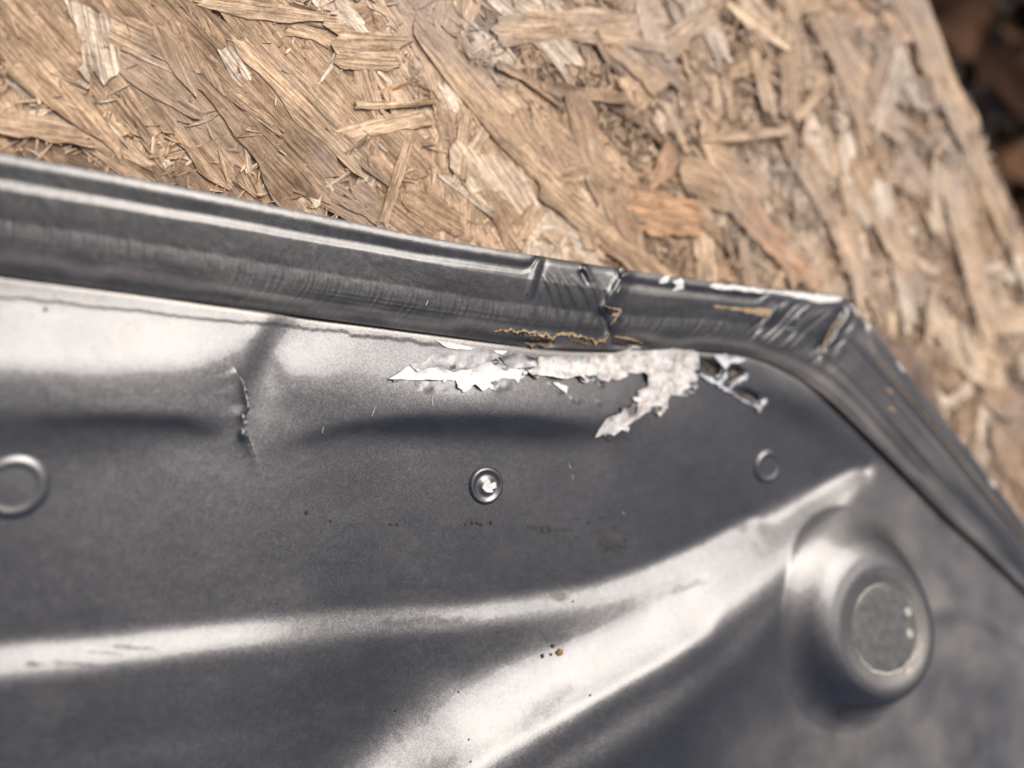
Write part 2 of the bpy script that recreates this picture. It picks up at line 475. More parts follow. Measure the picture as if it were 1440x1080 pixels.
# fine unevenness of hand-dented steel
HB = HB + 0.00010 * fbm(P[..., 0] / 0.02, P[..., 1] / 0.02, 21, 2) + 0.000012 * fbm(P[..., 0] / 0.003, P[..., 1] / 0.003, 25, 2)
# torn crease: left lip stands over the right one
CRACK = [(331, 517), (334, 524), (340, 534), (343, 541), (346, 555), (349, 571), (342, 585), (346, 598), (347, 613), (352, 626), (358, 641)]
dC, sC, exC = poly_dist(GX, GY, np.array(CRACK, float), np.array([[math.sin(math.pi * (i + 0.3) / 11)] for i in range(11)]))
HB = HB + np.where(sC > 0, 1.0, -0.15) * 0.0013 * exC[..., 0] * np.exp(-dC / 13.0)
HB = HB + 0.0007 * np.exp(-np.hypot((GX - 341) / 5, (GY - 611) / 7) ** 2)
# small blisters where the paint lifts
for bx, by, br, bh in [(637, 513, 6, .5), (652, 517, 4, .4), (602, 544, 6, .35), (592, 541, 5, -.3), (782, 547, 3, .35), (787, 551, 3, .35), (777, 543, 3, .3), (773, 540, 2.5, .25), (836, 535, 3, .35),
                       (845, 541, 3, .35), (805, 561, 3, .3), (812, 564, 3, .3), (842, 566, 3, .25), (700, 545, 6, .3), (712, 543, 5, .25)]:
    HB = HB + 0.6 * bh * MM * np.exp(-(np.hypot(GX - bx, GY - by) / br) ** 2)
PITS = [[(985, 502), (999, 504), (1018, 514), (1012, 524), (1009, 531), (995, 526), (986, 515)],
        [(1024, 514), (1038, 512), (1051, 524), (1038, 531), (1027, 539), (1021, 527)],
        [(1028, 549), (1047, 545), (1069, 555), (1065, 568), (1044, 560)]]
PITS_J = []
for kp, pt in enumerate(PITS):
    rsp = np.random.default_rng(600 + kp); pt2 = []
    for a_, b_ in zip(pt, pt[1:] + pt[:1]):
        for t_ in (0, 0.33, 0.66):
            pt2.append((a_[0] + (b_[0] - a_[0]) * t_ + rsp.uniform(-1.8, 1.8), a_[1] + (b_[1] - a_[1]) * t_ + rsp.uniform(-1.8, 1.8)))
    pt = pt2; PITS_J.append(pt)
    inside = in_poly(GX, GY, pt)
    dp, _, _ = poly_dist(GX, GY, np.array(pt + pt[:1], float))
    HB = HB - np.where(inside, 0.0018 * sstep(0, 6, dp), 0)

P = at(GX, GY, HB)
# pressed dome
DC = at(1214, 869, float(HB[np.argmin(abs(ys - 862)), np.argmin(abs(xs - 1203))]))
prof_r = np.array([0, 12, 13.6, 15.0, 17.0, 19.0, 21.0, 23.0, 25.0, 26.8, 28.5, 30.2, 32.0, 34.0, 36.5, 200])
prof_h = np.array([8.3, 8.3, 8.4, 8.75, 9.25, 9.4, 9.1, 8.2, 6.9, 5.6, 4.1, 2.7, 1.5, 0.6, 0.05, 0])
fine_r = np.linspace(0, 60, 1200)
fh = np.interp(fine_r, prof_r, prof_h)
ker = np.hanning(41); ker /= ker.sum()
fh2 = np.convolve(np.r_[np.full(40, fh[0]), fh, np.full(40, fh[-1])], ker, 'same')[40:-40]
hb_c = float(HB[np.argmin(abs(ys - 862)), np.argmin(abs(xs - 1203))]) + 0.0025
DC = at(1212, 874, hb_c)
HBf = HB
for it in range(5):
    P = at(GX, GY, HBf)
    rr = np.hypot(P[..., 0] - DC[0], P[..., 1] - DC[1]) * 1000
    ang = np.arctan2(P[..., 1] - DC[1], P[..., 0] - DC[0])
    rr = rr * (1 + 0.025 * np.sin(2 * ang + 0.6) + 0.01 * np.sin(3 * ang))
    flat = np.clip(np.interp(rr, [0, 21, 28, 37], [1, 1, 0.6, 0]), 0, 1)
    HBf = HB * (1 - flat) + (hb_c + (0.10 * (P[..., 0] - DC[0]) - 0.14 * (P[..., 1] - DC[1])) * flat) * flat
DOME = np.interp(rr, fine_r, fh2) * MM
P = at(GX, GY, HBf)
P[..., 2] += DOME
# little relief on the disc of the dome
P[..., 2] += np.where(rr < 15, 0.00010 * fbm(P[..., 0] / 0.0022, P[..., 1] / 0.0022, 71, 2), 0)
SHEET_Z = HBf

# stains on the sheet
DIRT = np.zeros_like(GX)
def stain(x, y, rx, ry, v, rot=0):
    global DIRT
    c, s_ = math.cos(R(rot)), math.sin(R(rot))
    u = (GX - x) * c + (GY - y) * s_; w = -(GX - x) * s_ + (GY - y) * c
    n = 1 + 0.45 * fbm(GX / 14, GY / 14, 31, 3)
    DIRT = np.maximum(DIRT, v * np.exp(-(np.hypot(u / rx, w / ry) / n) ** 4))
for a_ in [(760, 744, 22, 6, 1.0, 3), (790, 746, 18, 5, 0.9, 0), (838, 747, 12, 5, 0.9), (868, 745, 12, 5, 0.7), (860, 768, 28, 14, 0.95, 10), (832, 752, 12, 5, 0.6), (590, 780, 18, 6, 0.6, -28), (545, 785, 24, 8, 0.35, -15),
           (650, 845, 60, 8, 0.4, -6), (570, 838, 50, 9, 0.4, 0), (700, 800, 60, 30, 0.22, -20), (600, 874, 60, 7, 0.55, -2), (610, 905, 20, 4, 0.7, -20), (675, 905, 8, 6, 0.6), (775, 895, 22, 14, 0.55, 10),
           (790, 840, 10, 5, 0.7), (1040, 740, 10, 8, 0.5), (960, 828, 30, 5, 0.4, -20), (110, 934, 40, 3, 0.75, 4), (50, 934, 24, 3, 0.8, 0), (180, 910, 36, 2.6, 0.6, 3), (150, 918, 30, 2.4, 0.5, 4), (520, 737, 20, 4, 0.5),
           (650, 652, 20, 6, 0.4), (684, 682, 40, 40, 0.32), (1078, 656, 32, 30, 0.30), (20, 685, 66, 56, 0.30), (400, 945, 26, 6, 0.4, -20), (770, 990, 40, 14, 0.25, -30), (560, 1040, 14, 6, 0.35, 60), (1230, 770, 14, 18, 0.2)]:
    stain(*a_)
FILM = np.clip(0.80 + 0.35 * fbm(GX / 45, GY / 70, 45, 4), 0, 1) * sstep(1060, 1300, GX + 0.5 * (GY - 800)) * (1 - np.clip(np.interp(rr, [17, 19, 27, 34], [0.2, 1, 1, 0]), 0, 1) * 0.9)
FILM = np.maximum(FILM, 0.7 * np.exp(-(np.clip(dsI, 0, None) / 9) ** 2))
FILM = np.maximum(FILM, 0.12 * np.clip(fbm(GX / 70, GY / 40, 44, 3) - 0.25, 0, 1))
keep_v = dsI > -26
idx = np.arange(GX.size).reshape(GX.shape)
q = np.stack([idx[:-1, :-1], idx[1:, :-1], idx[1:, 1:], idx[:-1, 1:]], -1).reshape(-1, 4)
kq = keep_v.ravel()[q].all(1)
q = q[kq]
used = np.unique(q); remap = np.full(GX.size, -1); remap[used] = np.arange(len(used))
panel = empty('car_panel', (0, 0, -0.012), 'crumpled grey metallic steel car panel lying on the wooden board', 'car panel')
PZ = Matrix.Translation((0, 0, 0.012))
def under_panel(o):
    o.parent = panel
    o.matrix_parent_inverse = PZ
    return o
sheet = fast_mesh('panel_sheet', P.reshape(-1, 3)[used], remap[q], M_PAINT)
fattr(sheet, 'dirt', np.clip(DIRT.ravel()[used], 0, 1)); fattr(sheet, 'film', FILM.ravel()[used])
sol = sheet.modifiers.new('thickness', 'SOLIDIFY'); sol.thickness = 0.0009; sol.offset = -1.0
sheet['label'] = 'dented grey metallic inner sheet with folds and a pressed dome'
under_panel(sheet)

def sheet_z(px, py):
    j = np.clip(np.searchsorted(ys, py), 1, len(ys) - 1); i = np.clip(np.searchsorted(xs, px), 1, len(xs) - 1)
    return SHEET_Z[j, i]

# ------------------------------------------------------------------ folded hem with brushed sealer
NS = 1900
# matched stations on both curves
EA = [(-420, 134), (-200, 176), (0, 214), (200, 252), (400, 292), (600, 333), (760, 360), (900, 382), (1000, 396), (1090, 406), (1150, 412), (1180, 415), (1194, 423), (1206, 437), (1235, 472), (1300, 555), (1380, 656), (1440, 735), (1600, 945), (1800, 1210)]
IA = [(-420, 330), (-200, 358), (0, 387), (200, 413), (400, 441), (600, 468), (745, 487), (870, 493), (960, 491), (1035, 498), (1080, 509), (1104, 521), (1120, 530), (1136, 540), (1170, 565), (1243, 636), (1330, 726), (1400, 790), (1580, 966), (1790, 1180)]
both = curve([(*a, *b) for a, b in zip(EA, IA)], NS)
Ec, Ic = both[:, :2], both[:, 2:]
tt = np.r_[np.linspace(0, 0.10, 13)[:-1], np.linspace(0.10, 0.40, 40)[:-1], np.linspace(0.40, 1.0, 44)]
T, SI = np.meshgrid(tt, np.arange(NS))
ex_ = Ec[:, 0][:, None] + 0 * T
HXp = Ec[:, 0][:, None] * (1 - T) + Ic[:, 0][:, None] * T
HYp = Ec[:, 1][:, None] * (1 - T) + Ic[:, 1][:, None] * T
arc = np.r_[0, np.cumsum(np.linalg.norm(np.diff(0.5 * (Ec + Ic), axis=0), axis=1))][:, None] + 0 * T
right = sstep(1190, 1240, ex_)                      # 1 on the right-hand leg
corner = sstep(1075, 1100, ex_) * (1 - sstep(1200, 1225, ex_))
rpos = np.interp(ex_, [-420, 0, 200, 400, 600, 700, 738, 747, 757, 759, 862, 866, 878, 900, 1000, 1070, 1078, 1088, 1092, 1200, 1215, 1240, 1440, 1800],
                 [0.28, 0.26, 0.255, 0.24, 0.215, 0.195, 0.19, 0.16, 0.03, -0.4, -0.4, 0.03, 0.19, 0.19, 0.20, 0.21, 0.18, 0.03, -0.4, -0.4, 0.0, 0.26, 0.30, 0.32])
rpos = rpos + 0.006 * vnoise(arc / 60, arc * 0, 81)
edge = 1 - np.clip(1 - T / 0.10, 0, 1) ** 2
z = np.full(T.shape, 3.9)
stp = sstep(-0.05, 0.045, T - rpos)
rh = np.interp(ex_, [-420, 700, 900, 1090, 1200, 1240, 1800], [0.55, 0.48, 0.45, 0.42, 0.3, 0.25, 0.25])
z = z + rh * (stp - 1) + 0.9 * right * 0
z = z + 1.25 * np.clip(1 - T / np.maximum(rpos, 0.02), 0, 1) * sstep(0.02, 0.1, rpos)
drop = np.clip((T - 0.27) / 0.75, 0, 1) ** 1.15
z = z - (3.5 - 1.4 * right) * drop
z = z + (0.35 * np.sin(np.clip((T - 0.55) / 0.4, 0, 1) * np.pi)) * (1 - 0.4 * right)
z = z - 0.80 * (1 - edge)
# brushed arcs in the sealer
qv = (T - 0.60) / 0.34
u = arc + 26 * (qv ** 2) * np.sign(1) + 5 * vnoise(arc / 50, T * 2, 83)
reg = sstep(0.45, 0.58, T) * (1 - sstep(0.90, 0.99, T)) * (1 - 0.75 * right) * (1 - corner)
per = 8.5
wv = np.cos(2 * np.pi * u / per + 2.5 * vnoise(arc / 30, T * 0, 84))
wv = np.sign(wv) * np.abs(wv) ** 1.0
amp = (0.006 + 0.026 * np.clip(vnoise(u / 14, T * 1.5, 85) + 0.2, 0, 1)) * (0.35 + 0.65 * sstep(-0.5, 0.5, vnoise(arc / 90, T * 2, 99)))
z = z + amp * wv * reg
z = z + 0.03 * vnoise(u / 3.2, T * 3, 86) * reg
# longitudinal brush lines low on the bead and along the right leg
z = z + 0.035 * vnoise(arc / 160, T * 46, 87) * sstep(0.62, 0.8, T) + 0.05 * vnoise(arc / 200, T * 26, 88) * right
z = z + 0.03 * vnoise(arc / 4.0, T * 5, 89) * right * sstep(0.45, 0.55, T) * (1 - sstep(0.6, 0.75, T))
z = z + 0.10 * vnoise(arc / 90, T * 3, 90) + 0.02 * fbm(arc / 14, T * 10, 91, 2)
z = z + right * (0.45 * sstep(0.10, 0.14, T) - 0.30 * sstep(0.285, 0.305, T) + 0.35 * sstep(0.33, 0.37, T) - 0.35 * sstep(0.60, 0.66, T) + 0.25 * np.exp(-((T - 0.74) / 0.025) ** 2))
# kinked stretch between the two jogs
kink = sstep(745, 765, HXp) * (1 - sstep(850, 872, HXp)) * (1 - right)
z = z + kink * (0.10 * np.cos(2 * np.pi * (HXp + 14 * qv ** 2) / 17 + 2 * vnoise(HXp / 25, T * 2, 92)) * sstep(0.12, 0.25, T) * (1 - sstep(0.5, 0.7, T)) - 0.25)
def ridge(x1, y1, x2, y2, w1, w2, h, taper=True):
    global z
    d, s_, e = poly_dist(HXp, HYp, np.array([[x1, y1], [x2, y2]], float), np.array([[0.0], [1.0]]))
    w = np.where(s_ > 0, w1, w2)
    z = z + h * np.exp(-(d / w) ** 2) * (1 - (0.6 * e[..., 0] if taper else 0)) * (1 - right)
ridge(876, 388, 849, 432, 5, 12, 0.9)
ridge(757, 365, 744, 412, 4, 7, 0.42)
ridge(766, 368, 752, 418, 3, 5, -0.22)
ridge(822, 376, 832, 392, 4, 4, 0.5); ridge(818, 384, 824, 396, 4, 4, -0.6)
ridge(1087, 437, 1066, 470, 2.5, 7, 0.55)
ridge(846, 445, 856, 470, 6, 6, -0.8)
ridge(866, 446, 850, 482, 4, 7, 0.5)
z = z - 0.9 * np.exp(-np.hypot((HXp - 756) / 26, (HYp - 482) / 7) ** 2) + 0.7 * np.exp(-np.hypot((HXp - 755) / 20, (HYp - 474) / 5) ** 2)
z = z - 1.1 * np.exp(-np.hypot((HXp - 884) / 17, (HYp - 484) / 6) ** 2)
# folds gathered round the corner
cu = arc - np.interp(1185, Ec[:1500, 0], arc[:1500, 0]) + 34 * (T - 0.4) + 6 * vnoise(arc / 20, T * 3, 93)
fold = np.abs(vnoise(cu / 7.0, T * 1.2, 94)) * 0.55 + np.abs(vnoise(cu / 3.2, T * 1.5, 95)) * 0.22
z = z - 0.55 * corner * fold * sstep(0.10, 0.22, T) * (1 - sstep(0.62, 0.86, T))
ridge(1196, 437, 1160, 494, 6, 10, 0.6, False); ridge(1184, 440, 1152, 490, 6, 5, -0.6, False); ridge(1206, 452, 1178, 500, 6, 8, 0.45, False)
_, _, exh = poly_dist(Ic[:, 0], Ic[:, 1], I_CURVE, REF[:, None])
hb_line = np.convolve(np.r_[np.full(20, exh[0, 0]), exh[:, 0], np.full(20, exh[-1, 0])], np.ones(41) / 41, 'valid')
z = z * MM + hb_line[:, None]
HEM_Z = z
PH = at(HXp, HYp, z)
# close the section: outer face turned under, inner face dropping into the groove
lo1 = at(HXp[:, 0] + 0.02 * (Ic - Ec)[:, 0], HYp[:, 0] + 0.02 * (Ic - Ec)[:, 1], hb_line - 0.001)
lo2 = at(HXp[:, 0] + 0.06 * (Ic - Ec)[:, 0], HYp[:, 0] + 0.06 * (Ic - Ec)[:, 1], hb_line - 0.0022)
in1 = at(HXp[:, -1], HYp[:, -1], HEM_Z[:, -1] - 0.0007); in1[:, :2] += 0.0003 * np.sign(0)
in2 = at(HXp[:, -1] - 0.03 * (Ic - Ec)[:, 0], HYp[:, -1] - 0.03 * (Ic - Ec)[:, 1], hb_line - 0.0022)
full = np.concatenate([lo2[:, None], lo1[:, None], PH[:, :1], PH, PH[:, -1:], in1[:, None], in2[:, None]], 1)
Tf = np.concatenate([np.zeros((NS, 3)), T, np.ones((NS, 3))], 1)
nT = full.shape[1]
idx = np.arange(NS * nT).reshape(NS, nT)
q = np.stack([idx[:-1, :-1], idx[:-1, 1:], idx[1:, 1:], idx[1:, :-1]], -1)
keep_c = [c for c in range(nT - 1) if c not in (2, nT - 4)]
q = q[:, keep_c].reshape(-1, 4)
bot = np.stack([idx[:-1, -1], idx[:-1, 0], idx[1:, 0], idx[1:, -1]], -1)
hem = fast_mesh('hem_flange', full.reshape(-1, 3), np.vstack([q, bot]), M_FLANGE)
arcf = np.concatenate([arc[:, :3], arc, arc[:, :3]], 1); rightf = np.concatenate([right[:, :3], right, right[:, :3]], 1)
exf = np.concatenate([ex_[:, :3], ex_, ex_[:, :3]], 1)
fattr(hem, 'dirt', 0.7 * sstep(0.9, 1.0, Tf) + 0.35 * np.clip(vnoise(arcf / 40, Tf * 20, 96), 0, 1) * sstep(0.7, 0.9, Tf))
fattr(hem, 'film', np.clip(0.75 * np.exp(-((Tf - 0.86 + 0.05 * vnoise(arcf / 50, Tf * 0, 97)) / 0.07) ** 2) + 0.6 * rightf * (0.6 + 0.5 * vnoise(arcf / 120, Tf * 12, 98)), 0, 1))
hem['label'] = 'folded hem along the panel edge, coated with brushed grey sealer'
under_panel(hem)

hx, hy, hz = HXp.ravel(), HYp.ravel(), HEM_Z.ravel()
def hem_z(px, py):
    px = np.atleast_1d(px); py = np.atleast_1d(py)
    r = np.empty(len(px))
    for k in range(len(px)):
        r[k] = hz[np.argmin((hx - px[k]) ** 2 + (hy - py[k]) ** 2)]
    return r

# ------------------------------------------------------------------ chips, tears and ribbons on the panel
def jag(pts, amp, step, seed):
    """break straight runs of an outline into small jagged steps"""
    rs = np.random.default_rng(seed)
    p = np.array(pts, float); out = []
    for i in range(len(p)):
        a, b = p[i], p[(i + 1) % len(p)]
        L = np.hypot(*(b - a)); n = max(1, int(L / step))
        nrm = np.array([-(b - a)[1], (b - a)[0]]) / (L + 1e-9)
        for k in range(n):
            t = (k + (0 if k == 0 else rs.uniform(-.3, .3))) / n
            out.append(a + (b - a) * t + nrm * (0 if k == 0 else rs.uniform(-amp, amp)))
    return [tuple(v) for v in out]

def chip(name, outline, mat, zf, lift=0.00022, thick=0.0002, curl=0.0, step=4.0, amp=0.8, seed=0, tilt=None):
    """thin plate with a ragged outline that follows the surface under it"""
    ol = jag(outline, amp, 4.5, seed)
    n = len(ol)
    arr = np.array(ol)
    gx, gy = np.meshgrid(np.arange(arr[:, 0].min(), arr[:, 0].max(), step), np.arange(arr[:, 1].min(), arr[:, 1].max(), step))
    gx = gx + rng.uniform(-.8, .8, gx.shape); gy = gy + rng.uniform(-.8, .8, gy.shape)
    ins = in_poly(gx, gy, ol)
    dd, _, _ = poly_dist(gx, gy, np.array(ol + ol[:1]))
    ins &= dd > 1.5
    pts = [Vector(v) for v in ol] + [Vector((a, b)) for a, b in zip(gx[ins], gy[ins])]
    vs, _, fs, _, _, _ = delaunay_2d_cdt(pts, [(i, (i + 1) % n) for i in range(n)], [], 1, 1e-6)
    V = np.array([(v.x, v.y) for v in vs])
    dv, _, _ = poly_dist(V[:, 0], V[:, 1], np.array(ol + ol[:1]))
    zz = zf(V[:, 0], V[:, 1]) + lift + 0.00008 * vnoise(V[:, 0] / 7, V[:, 1] / 7, 200 + seed)
    zz = zz + curl * np.exp(-dv / 3.5) * np.clip(vnoise(V[:, 0] / 16, V[:, 1] / 16, 300 + seed) + 0.3, 0, 1)
    if tilt is not None:
        zz = zz + np.clip((V[:, 0] - tilt[0]) * tilt[2] + (V[:, 1] - tilt[1]) * tilt[3], 0, None) * MM
    top = at(V[:, 0], V[:, 1], zz); botm = top.copy(); botm[:, 2] -= thick
    m = len(V)
    faces = [tuple(f) for f in fs]
    cnt = {}
    for f in faces:
        for a, b in zip(f, f[1:] + f[:1]):
            cnt[(a, b)] = cnt.get((a, b), 0) + 1
    rim = [(a, b) for (a, b) in cnt if (b, a) not in cnt]
    # delaunay faces run counter-clockwise in x,y(down): flip to face up
    allf = [tuple(reversed(f)) for f in faces] + [tuple(v + m for v in f) for f in faces] + [(a + 2 * m, b + 2 * m, b + 3 * m, a + 3 * m) for a, b in rim]
    o = mesh_obj(name, np.vstack([top, botm, top, botm]), allf, mat, smooth=True)
    me = o.data
    under_panel(o)
    return o

def ribbon(name, pts, width, mat, zf, lift=0.0002, thick=0.0004, rough=0.35, seed=0, n=None, zamp=0.0):
    """ragged strip along a line, thick enough to stand proud"""
    p = np.array(pts, float)
    L = np.linalg.norm(np.diff(p, axis=0), axis=1).sum()
    n = n or max(6, int(L / 2.5))
    c = curve(p, n)
    tg = np.gradient(c, axis=0); tg /= np.linalg.norm(tg, axis=1)[:, None] + 1e-9
    nr = np.stack([-tg[:, 1], tg[:, 0]], -1)
    w = width if np.ndim(width) else np.full(len(p), width)
    w = np.interp(np.linspace(0, 1, n), np.linspace(0, 1, len(w)), w)
    rs = np.random.default_rng(seed)
    k = np.arange(n)
    a = w * 0.5 * (1 + rough * rs.uniform(-1, 1, n)); b = w * 0.5 * (1 + rough * rs.uniform(-1, 1, n))
    l = c + nr * a[:, None]; r = c - nr * b[:, None]
    zc = zf(c[:, 0], c[:, 1]) + lift + zamp * rs.uniform(-1, 1, n)
    zl = zf(l[:, 0], l[:, 1]) ; zr = zf(r[:, 0], r[:, 1])
    zl = np.minimum(zl, zc) ; zr = np.minimum(zr, zc)
    V = np.vstack([at(l[:, 0], l[:, 1], zl - 0.00005), at(l[:, 0] * .6 + c[:, 0] * .4, l[:, 1] * .6 + c[:, 1] * .4, zc - thick * .25 * 0), at(c[:, 0], c[:, 1], zc + thick * .3),
                   at(r[:, 0] * .6 + c[:, 0] * .4, r[:, 1] * .6 + c[:, 1] * .4, zc), at(r[:, 0], r[:, 1], zr - 0.00005)])
    f = []
    for s_ in range(4):
        for i in range(n - 1):
            f.append((s_ * n + i, s_ * n + i + 1, (s_ + 1) * n + i + 1, (s_ + 1) * n + i))
    for i in range(n - 1):
        f.append((4 * n + i, 4 * n + i + 1, i + 1, i))
    o = mesh_obj(name, V, f, mat)
    under_panel(o)
    return o

W1 = [(547, 533), (562, 523), (576, 514), (583, 520), (602, 518), (621, 515), (639, 524), (646, 521), (662, 519), (677, 512), (695, 508), (703, 509), (714, 517), (736, 518), (738, 530), (731, 534), (729, 540), (724, 533),
      (705, 532), (698, 536), (697, 549), (687, 545), (679, 550), (668, 540), (656, 551), (644, 545), (641, 535), (613, 534), (578, 534)]
W2 = [(613, 479), (637, 482), (672, 490), (656, 492), (633, 490), (625, 487)]
W2B = [(690, 492), (714, 494), (707, 499), (699, 497)]
G1 = [(702, 501), (730, 497), (756, 504), (756, 515), (726, 518), (714, 516)]
D1 = [(580, 519), (600, 507), (612, 494), (640, 494), (664, 494), (700, 498), (712, 514), (692, 507), (676, 511), (660, 518), (645, 520), (639, 523), (621, 514), (602, 517), (584, 519)]
D2 = [(578, 536), (613, 536), (640, 537), (645, 547), (635, 553), (622, 549), (605, 551), (590, 549)]
W3 = [(757, 502), (789, 500), (820, 501), (855, 499), (874, 494), (894, 486), (913, 485), (936, 487), (967, 490), (983, 496), (983, 508), (985, 522), (979, 536), (976, 542), (969, 545), (968, 557), (952, 556), (944, 555),
      (939, 565), (939, 574), (928, 586), (923, 578), (924, 573), (909, 580), (887, 596), (872, 606), (857, 619), (855, 613), (851, 616), (849, 610), (837, 615), (843, 604), (854, 588), (864, 584), (874, 582), (878, 575),
      (884, 574), (890, 582), (895, 581), (897, 567), (897, 550), (911, 545), (912, 534), (911, 526), (905, 523), (895, 525), (884, 524), (882, 530), (868, 535), (860, 532), (855, 537), (845, 534), (837, 528), (829, 528),
      (824, 534), (816, 528), (800, 532), (795, 533), (777, 529), (748, 527), (742, 521), (757, 515)]
W4 = [(777, 538), (785, 538), (799, 544), (797, 554), (787, 546)]
chip('bare_patch', D1, M_BARE, sheet_z, lift=0.00008, thick=0.0001, seed=1)['label'] = 'bare grey metal where the paint has flaked'
chip('bare_patch', D2, M_BARE, sheet_z, lift=0.00006, thick=0.0001, seed=2)
chip('paint_chip', W1, M_WHITE, sheet_z, lift=0.0003, curl=0.0012, thick=0.0003, seed=3)['label'] = 'long jagged strip of exposed white primer'
chip('paint_chip', W2, M_WHITE, sheet_z, curl=0.0002, seed=4)
chip('paint_chip', W2B, M_WHITE, sheet_z, seed=5)
chip('paint_chip', W3, M_WHITE2, sheet_z, lift=0.00035, curl=0.0014, thick=0.0003, seed=6)['label'] = 'large dirty white primer patch with a torn tail'
chip('paint_chip', W4, M_WHITE, sheet_z, lift=0.0004, seed=7)
chip('paint_flake', G1, M_BARE, sheet_z, lift=0.0005, curl=0.0006, seed=8)['label'] = 'curling silver grey paint flake'
chip('paint_flake', [(576, 513), (585, 510), (590, 512), (586, 520), (583, 520)], M_BARE, sheet_z, lift=0.0006, seed=9)
chip('paint_flake', [(884, 574), (893, 566), (897, 572), (896, 582), (890, 582)], M_BARE, sheet_z, lift=0.0009, seed=10)
rsf = np.random.default_rng(321)
for poly_, n_ in ((W1, 9), (W3, 20)):
    for k_ in range(n_):
        i_ = rsf.integers(0, len(poly_)); a_ = np.array(poly_[i_], float); b_ = np.array(poly_[(i_ + 1) % len(poly_)], float)
        c_ = a_ + (b_ - a_) * rsf.random() + rsf.uniform(-2, 2, 2)
        if c_[1] < 503: continue
        r_ = rsf.uniform(2.2, 6.0); th = rsf.uniform(0, 6.28)
        ol_ = [tuple(c_ + r_ * rsf.uniform(0.5, 1.3) * np.array([1.5 * math.cos(th + q_), math.sin(th + q_)])) for q_ in (0, 1.3, 2.6, 3.7, 5.0)]
        chip('paint_flake', ol_, [M_BARE, M_PAINTCHIP, M_WHITE][rsf.integers(0, 3)], sheet_z, lift=rsf.uniform(0.0003, 0.0009), thick=0.0002, curl=0.0006, step=2.5, amp=0.4, seed=700 + k_)
# torn hole by the corner
for k, pt in enumerate(PITS_J):
    big = [(np.mean([a for a, b in pt]) + (a - np.mean([c for c, d in pt])) * .80, np.mean([d for c, d in pt]) + (b - np.mean([d for c, d in pt])) * .80) for a, b in pt]
    chip('torn_hole', big, M_PIT, sheet_z, lift=0.00010, thick=0.0001, seed=20 + k)
ribbon('torn_film', [(960, 512), (979, 522), (995, 533), (1007, 539), (1022, 549), (1030, 553)], [1.2, 2, 4, 7, 6, 3], M_WEB, sheet_z, 0.0005, 0.0006, 0.9, 30, zamp=0.0002)
ribbon('torn_film', [(1020, 549), (1030, 543), (1040, 536), (1052, 526)], [5, 3, 6, 10], M_WEB, sheet_z, 0.0005, 0.0006, 0.9, 31, zamp=0.0002)
ribbon('torn_film', [(1010, 541), (1017, 534), (1022, 519)], [9, 6, 1], M_WEB, sheet_z, 0.0005, 0.0006, 0.9, 32, zamp=0.0002)
ribbon('torn_film', [(1031, 554), (1044, 563), (1067, 574)], [2, 3.4, 4], M_WEB, sheet_z, 0.0005, 0.0006, 0.9, 33, zamp=0.0002)
ribbon('torn_film', [(1068, 581), (1069, 573), (1078, 561)], [1, 7, 3], M_WEB, sheet_z, 0.0005, 0.0006, 0.9, 34, zamp=0.0002)
chip('torn_film', [(1004, 500), (1020, 497), (1026, 505), (1036, 502), (1049, 506), (1040, 510), (1028, 510), (1021, 519), (1012, 509)], M_WEB, sheet_z, lift=0.0006, curl=0.0006, seed=35)
# cracked sealer along the groove; dark strips paint the shade in its gaps
main_crack = [(695, 467), (704, 464), (712, 465), (719, 463), (726, 467), (738, 465), (746, 468), (752, 466), (761, 471), (768, 470), (777, 477), (783, 471), (790, 469), (798, 471), (805, 469), (812, 474), (820, 473), (826, 477), (833, 476), (838, 482), (845, 478), (850, 479), (857, 468)]
rsk = np.random.default_rng(77)
def band(pts, up, down, mat, lift, seed, zf=hem_z, step=2.6):
    """closed ragged strip along a line with its own upper and lower edge"""
    c = curve(pts, max(6, int(np.linalg.norm(np.diff(np.array(pts, float), axis=0), axis=1).sum() / step)))
    rs_ = np.random.default_rng(seed); n_ = len(c)
    env = np.sin(np.linspace(0.12, math.pi - 0.12, n_)) ** 0.5
    hi = [(c[i, 0] + rs_.uniform(-.7, .7), c[i, 1] - env[i] * up * rs_.random() ** 1.6 - 0.4) for i in range(n_)]
    lo = [(c[i, 0] + rs_.uniform(-.7, .7), c[i, 1] + env[i] * down * rs_.random() ** 1.6 + 0.4) for i in range(n_)]
    return chip('sealer_crack', hi + lo[::-1], mat, zf, lift=lift, thick=0.0004, step=2.2, amp=0.3, curl=0.0005, seed=seed)
band(main_crack[3:14], 2, 9, M_DARK, 0.00010, 801)
band(main_crack[12:23], 2, 6, M_DARK, 0.00010, 802)
band(main_crack[0:8], 3, 3, M_TAN, 0.0003, 803)['label'] = 'ragged tan crack in the sealer'
band(main_crack[6:13], 3, 5, M_TAN, 0.0003, 804)
band(main_crack[11:18], 4, 4, M_TAN, 0.0003, 805)
band(main_crack[17:23], 3, 5, M_TAN, 0.0003, 806)
band([(738, 482), (748, 485), (758, 483), (768, 485), (777, 481)], 3, 4, M_BROWN, 0.0004, 807)
band([(746, 476), (756, 478), (766, 475), (774, 479)], 3, 3, M_BROWN, 0.0005, 808)
band([(800, 476), (812, 480), (826, 483), (838, 486)], 2, 3, M_BROWN, 0.0003, 809)
ribbon('sealer_gap_shade', [(851, 432), (857, 437), (864, 439)], [2, 8, 4], M_DARK, hem_z, 0.0003, 0.0003, 0.3, 43)
ribbon('sealer_crack', [(849, 430), (858, 433), (866, 435), (873, 437), (868, 443), (864, 450), (858, 457)], [1.5, 2, 3, 4, 5, 4, 2], M_TAN, hem_z, 0.0005, 0.0009, 0.5, 44, zamp=0.0002)
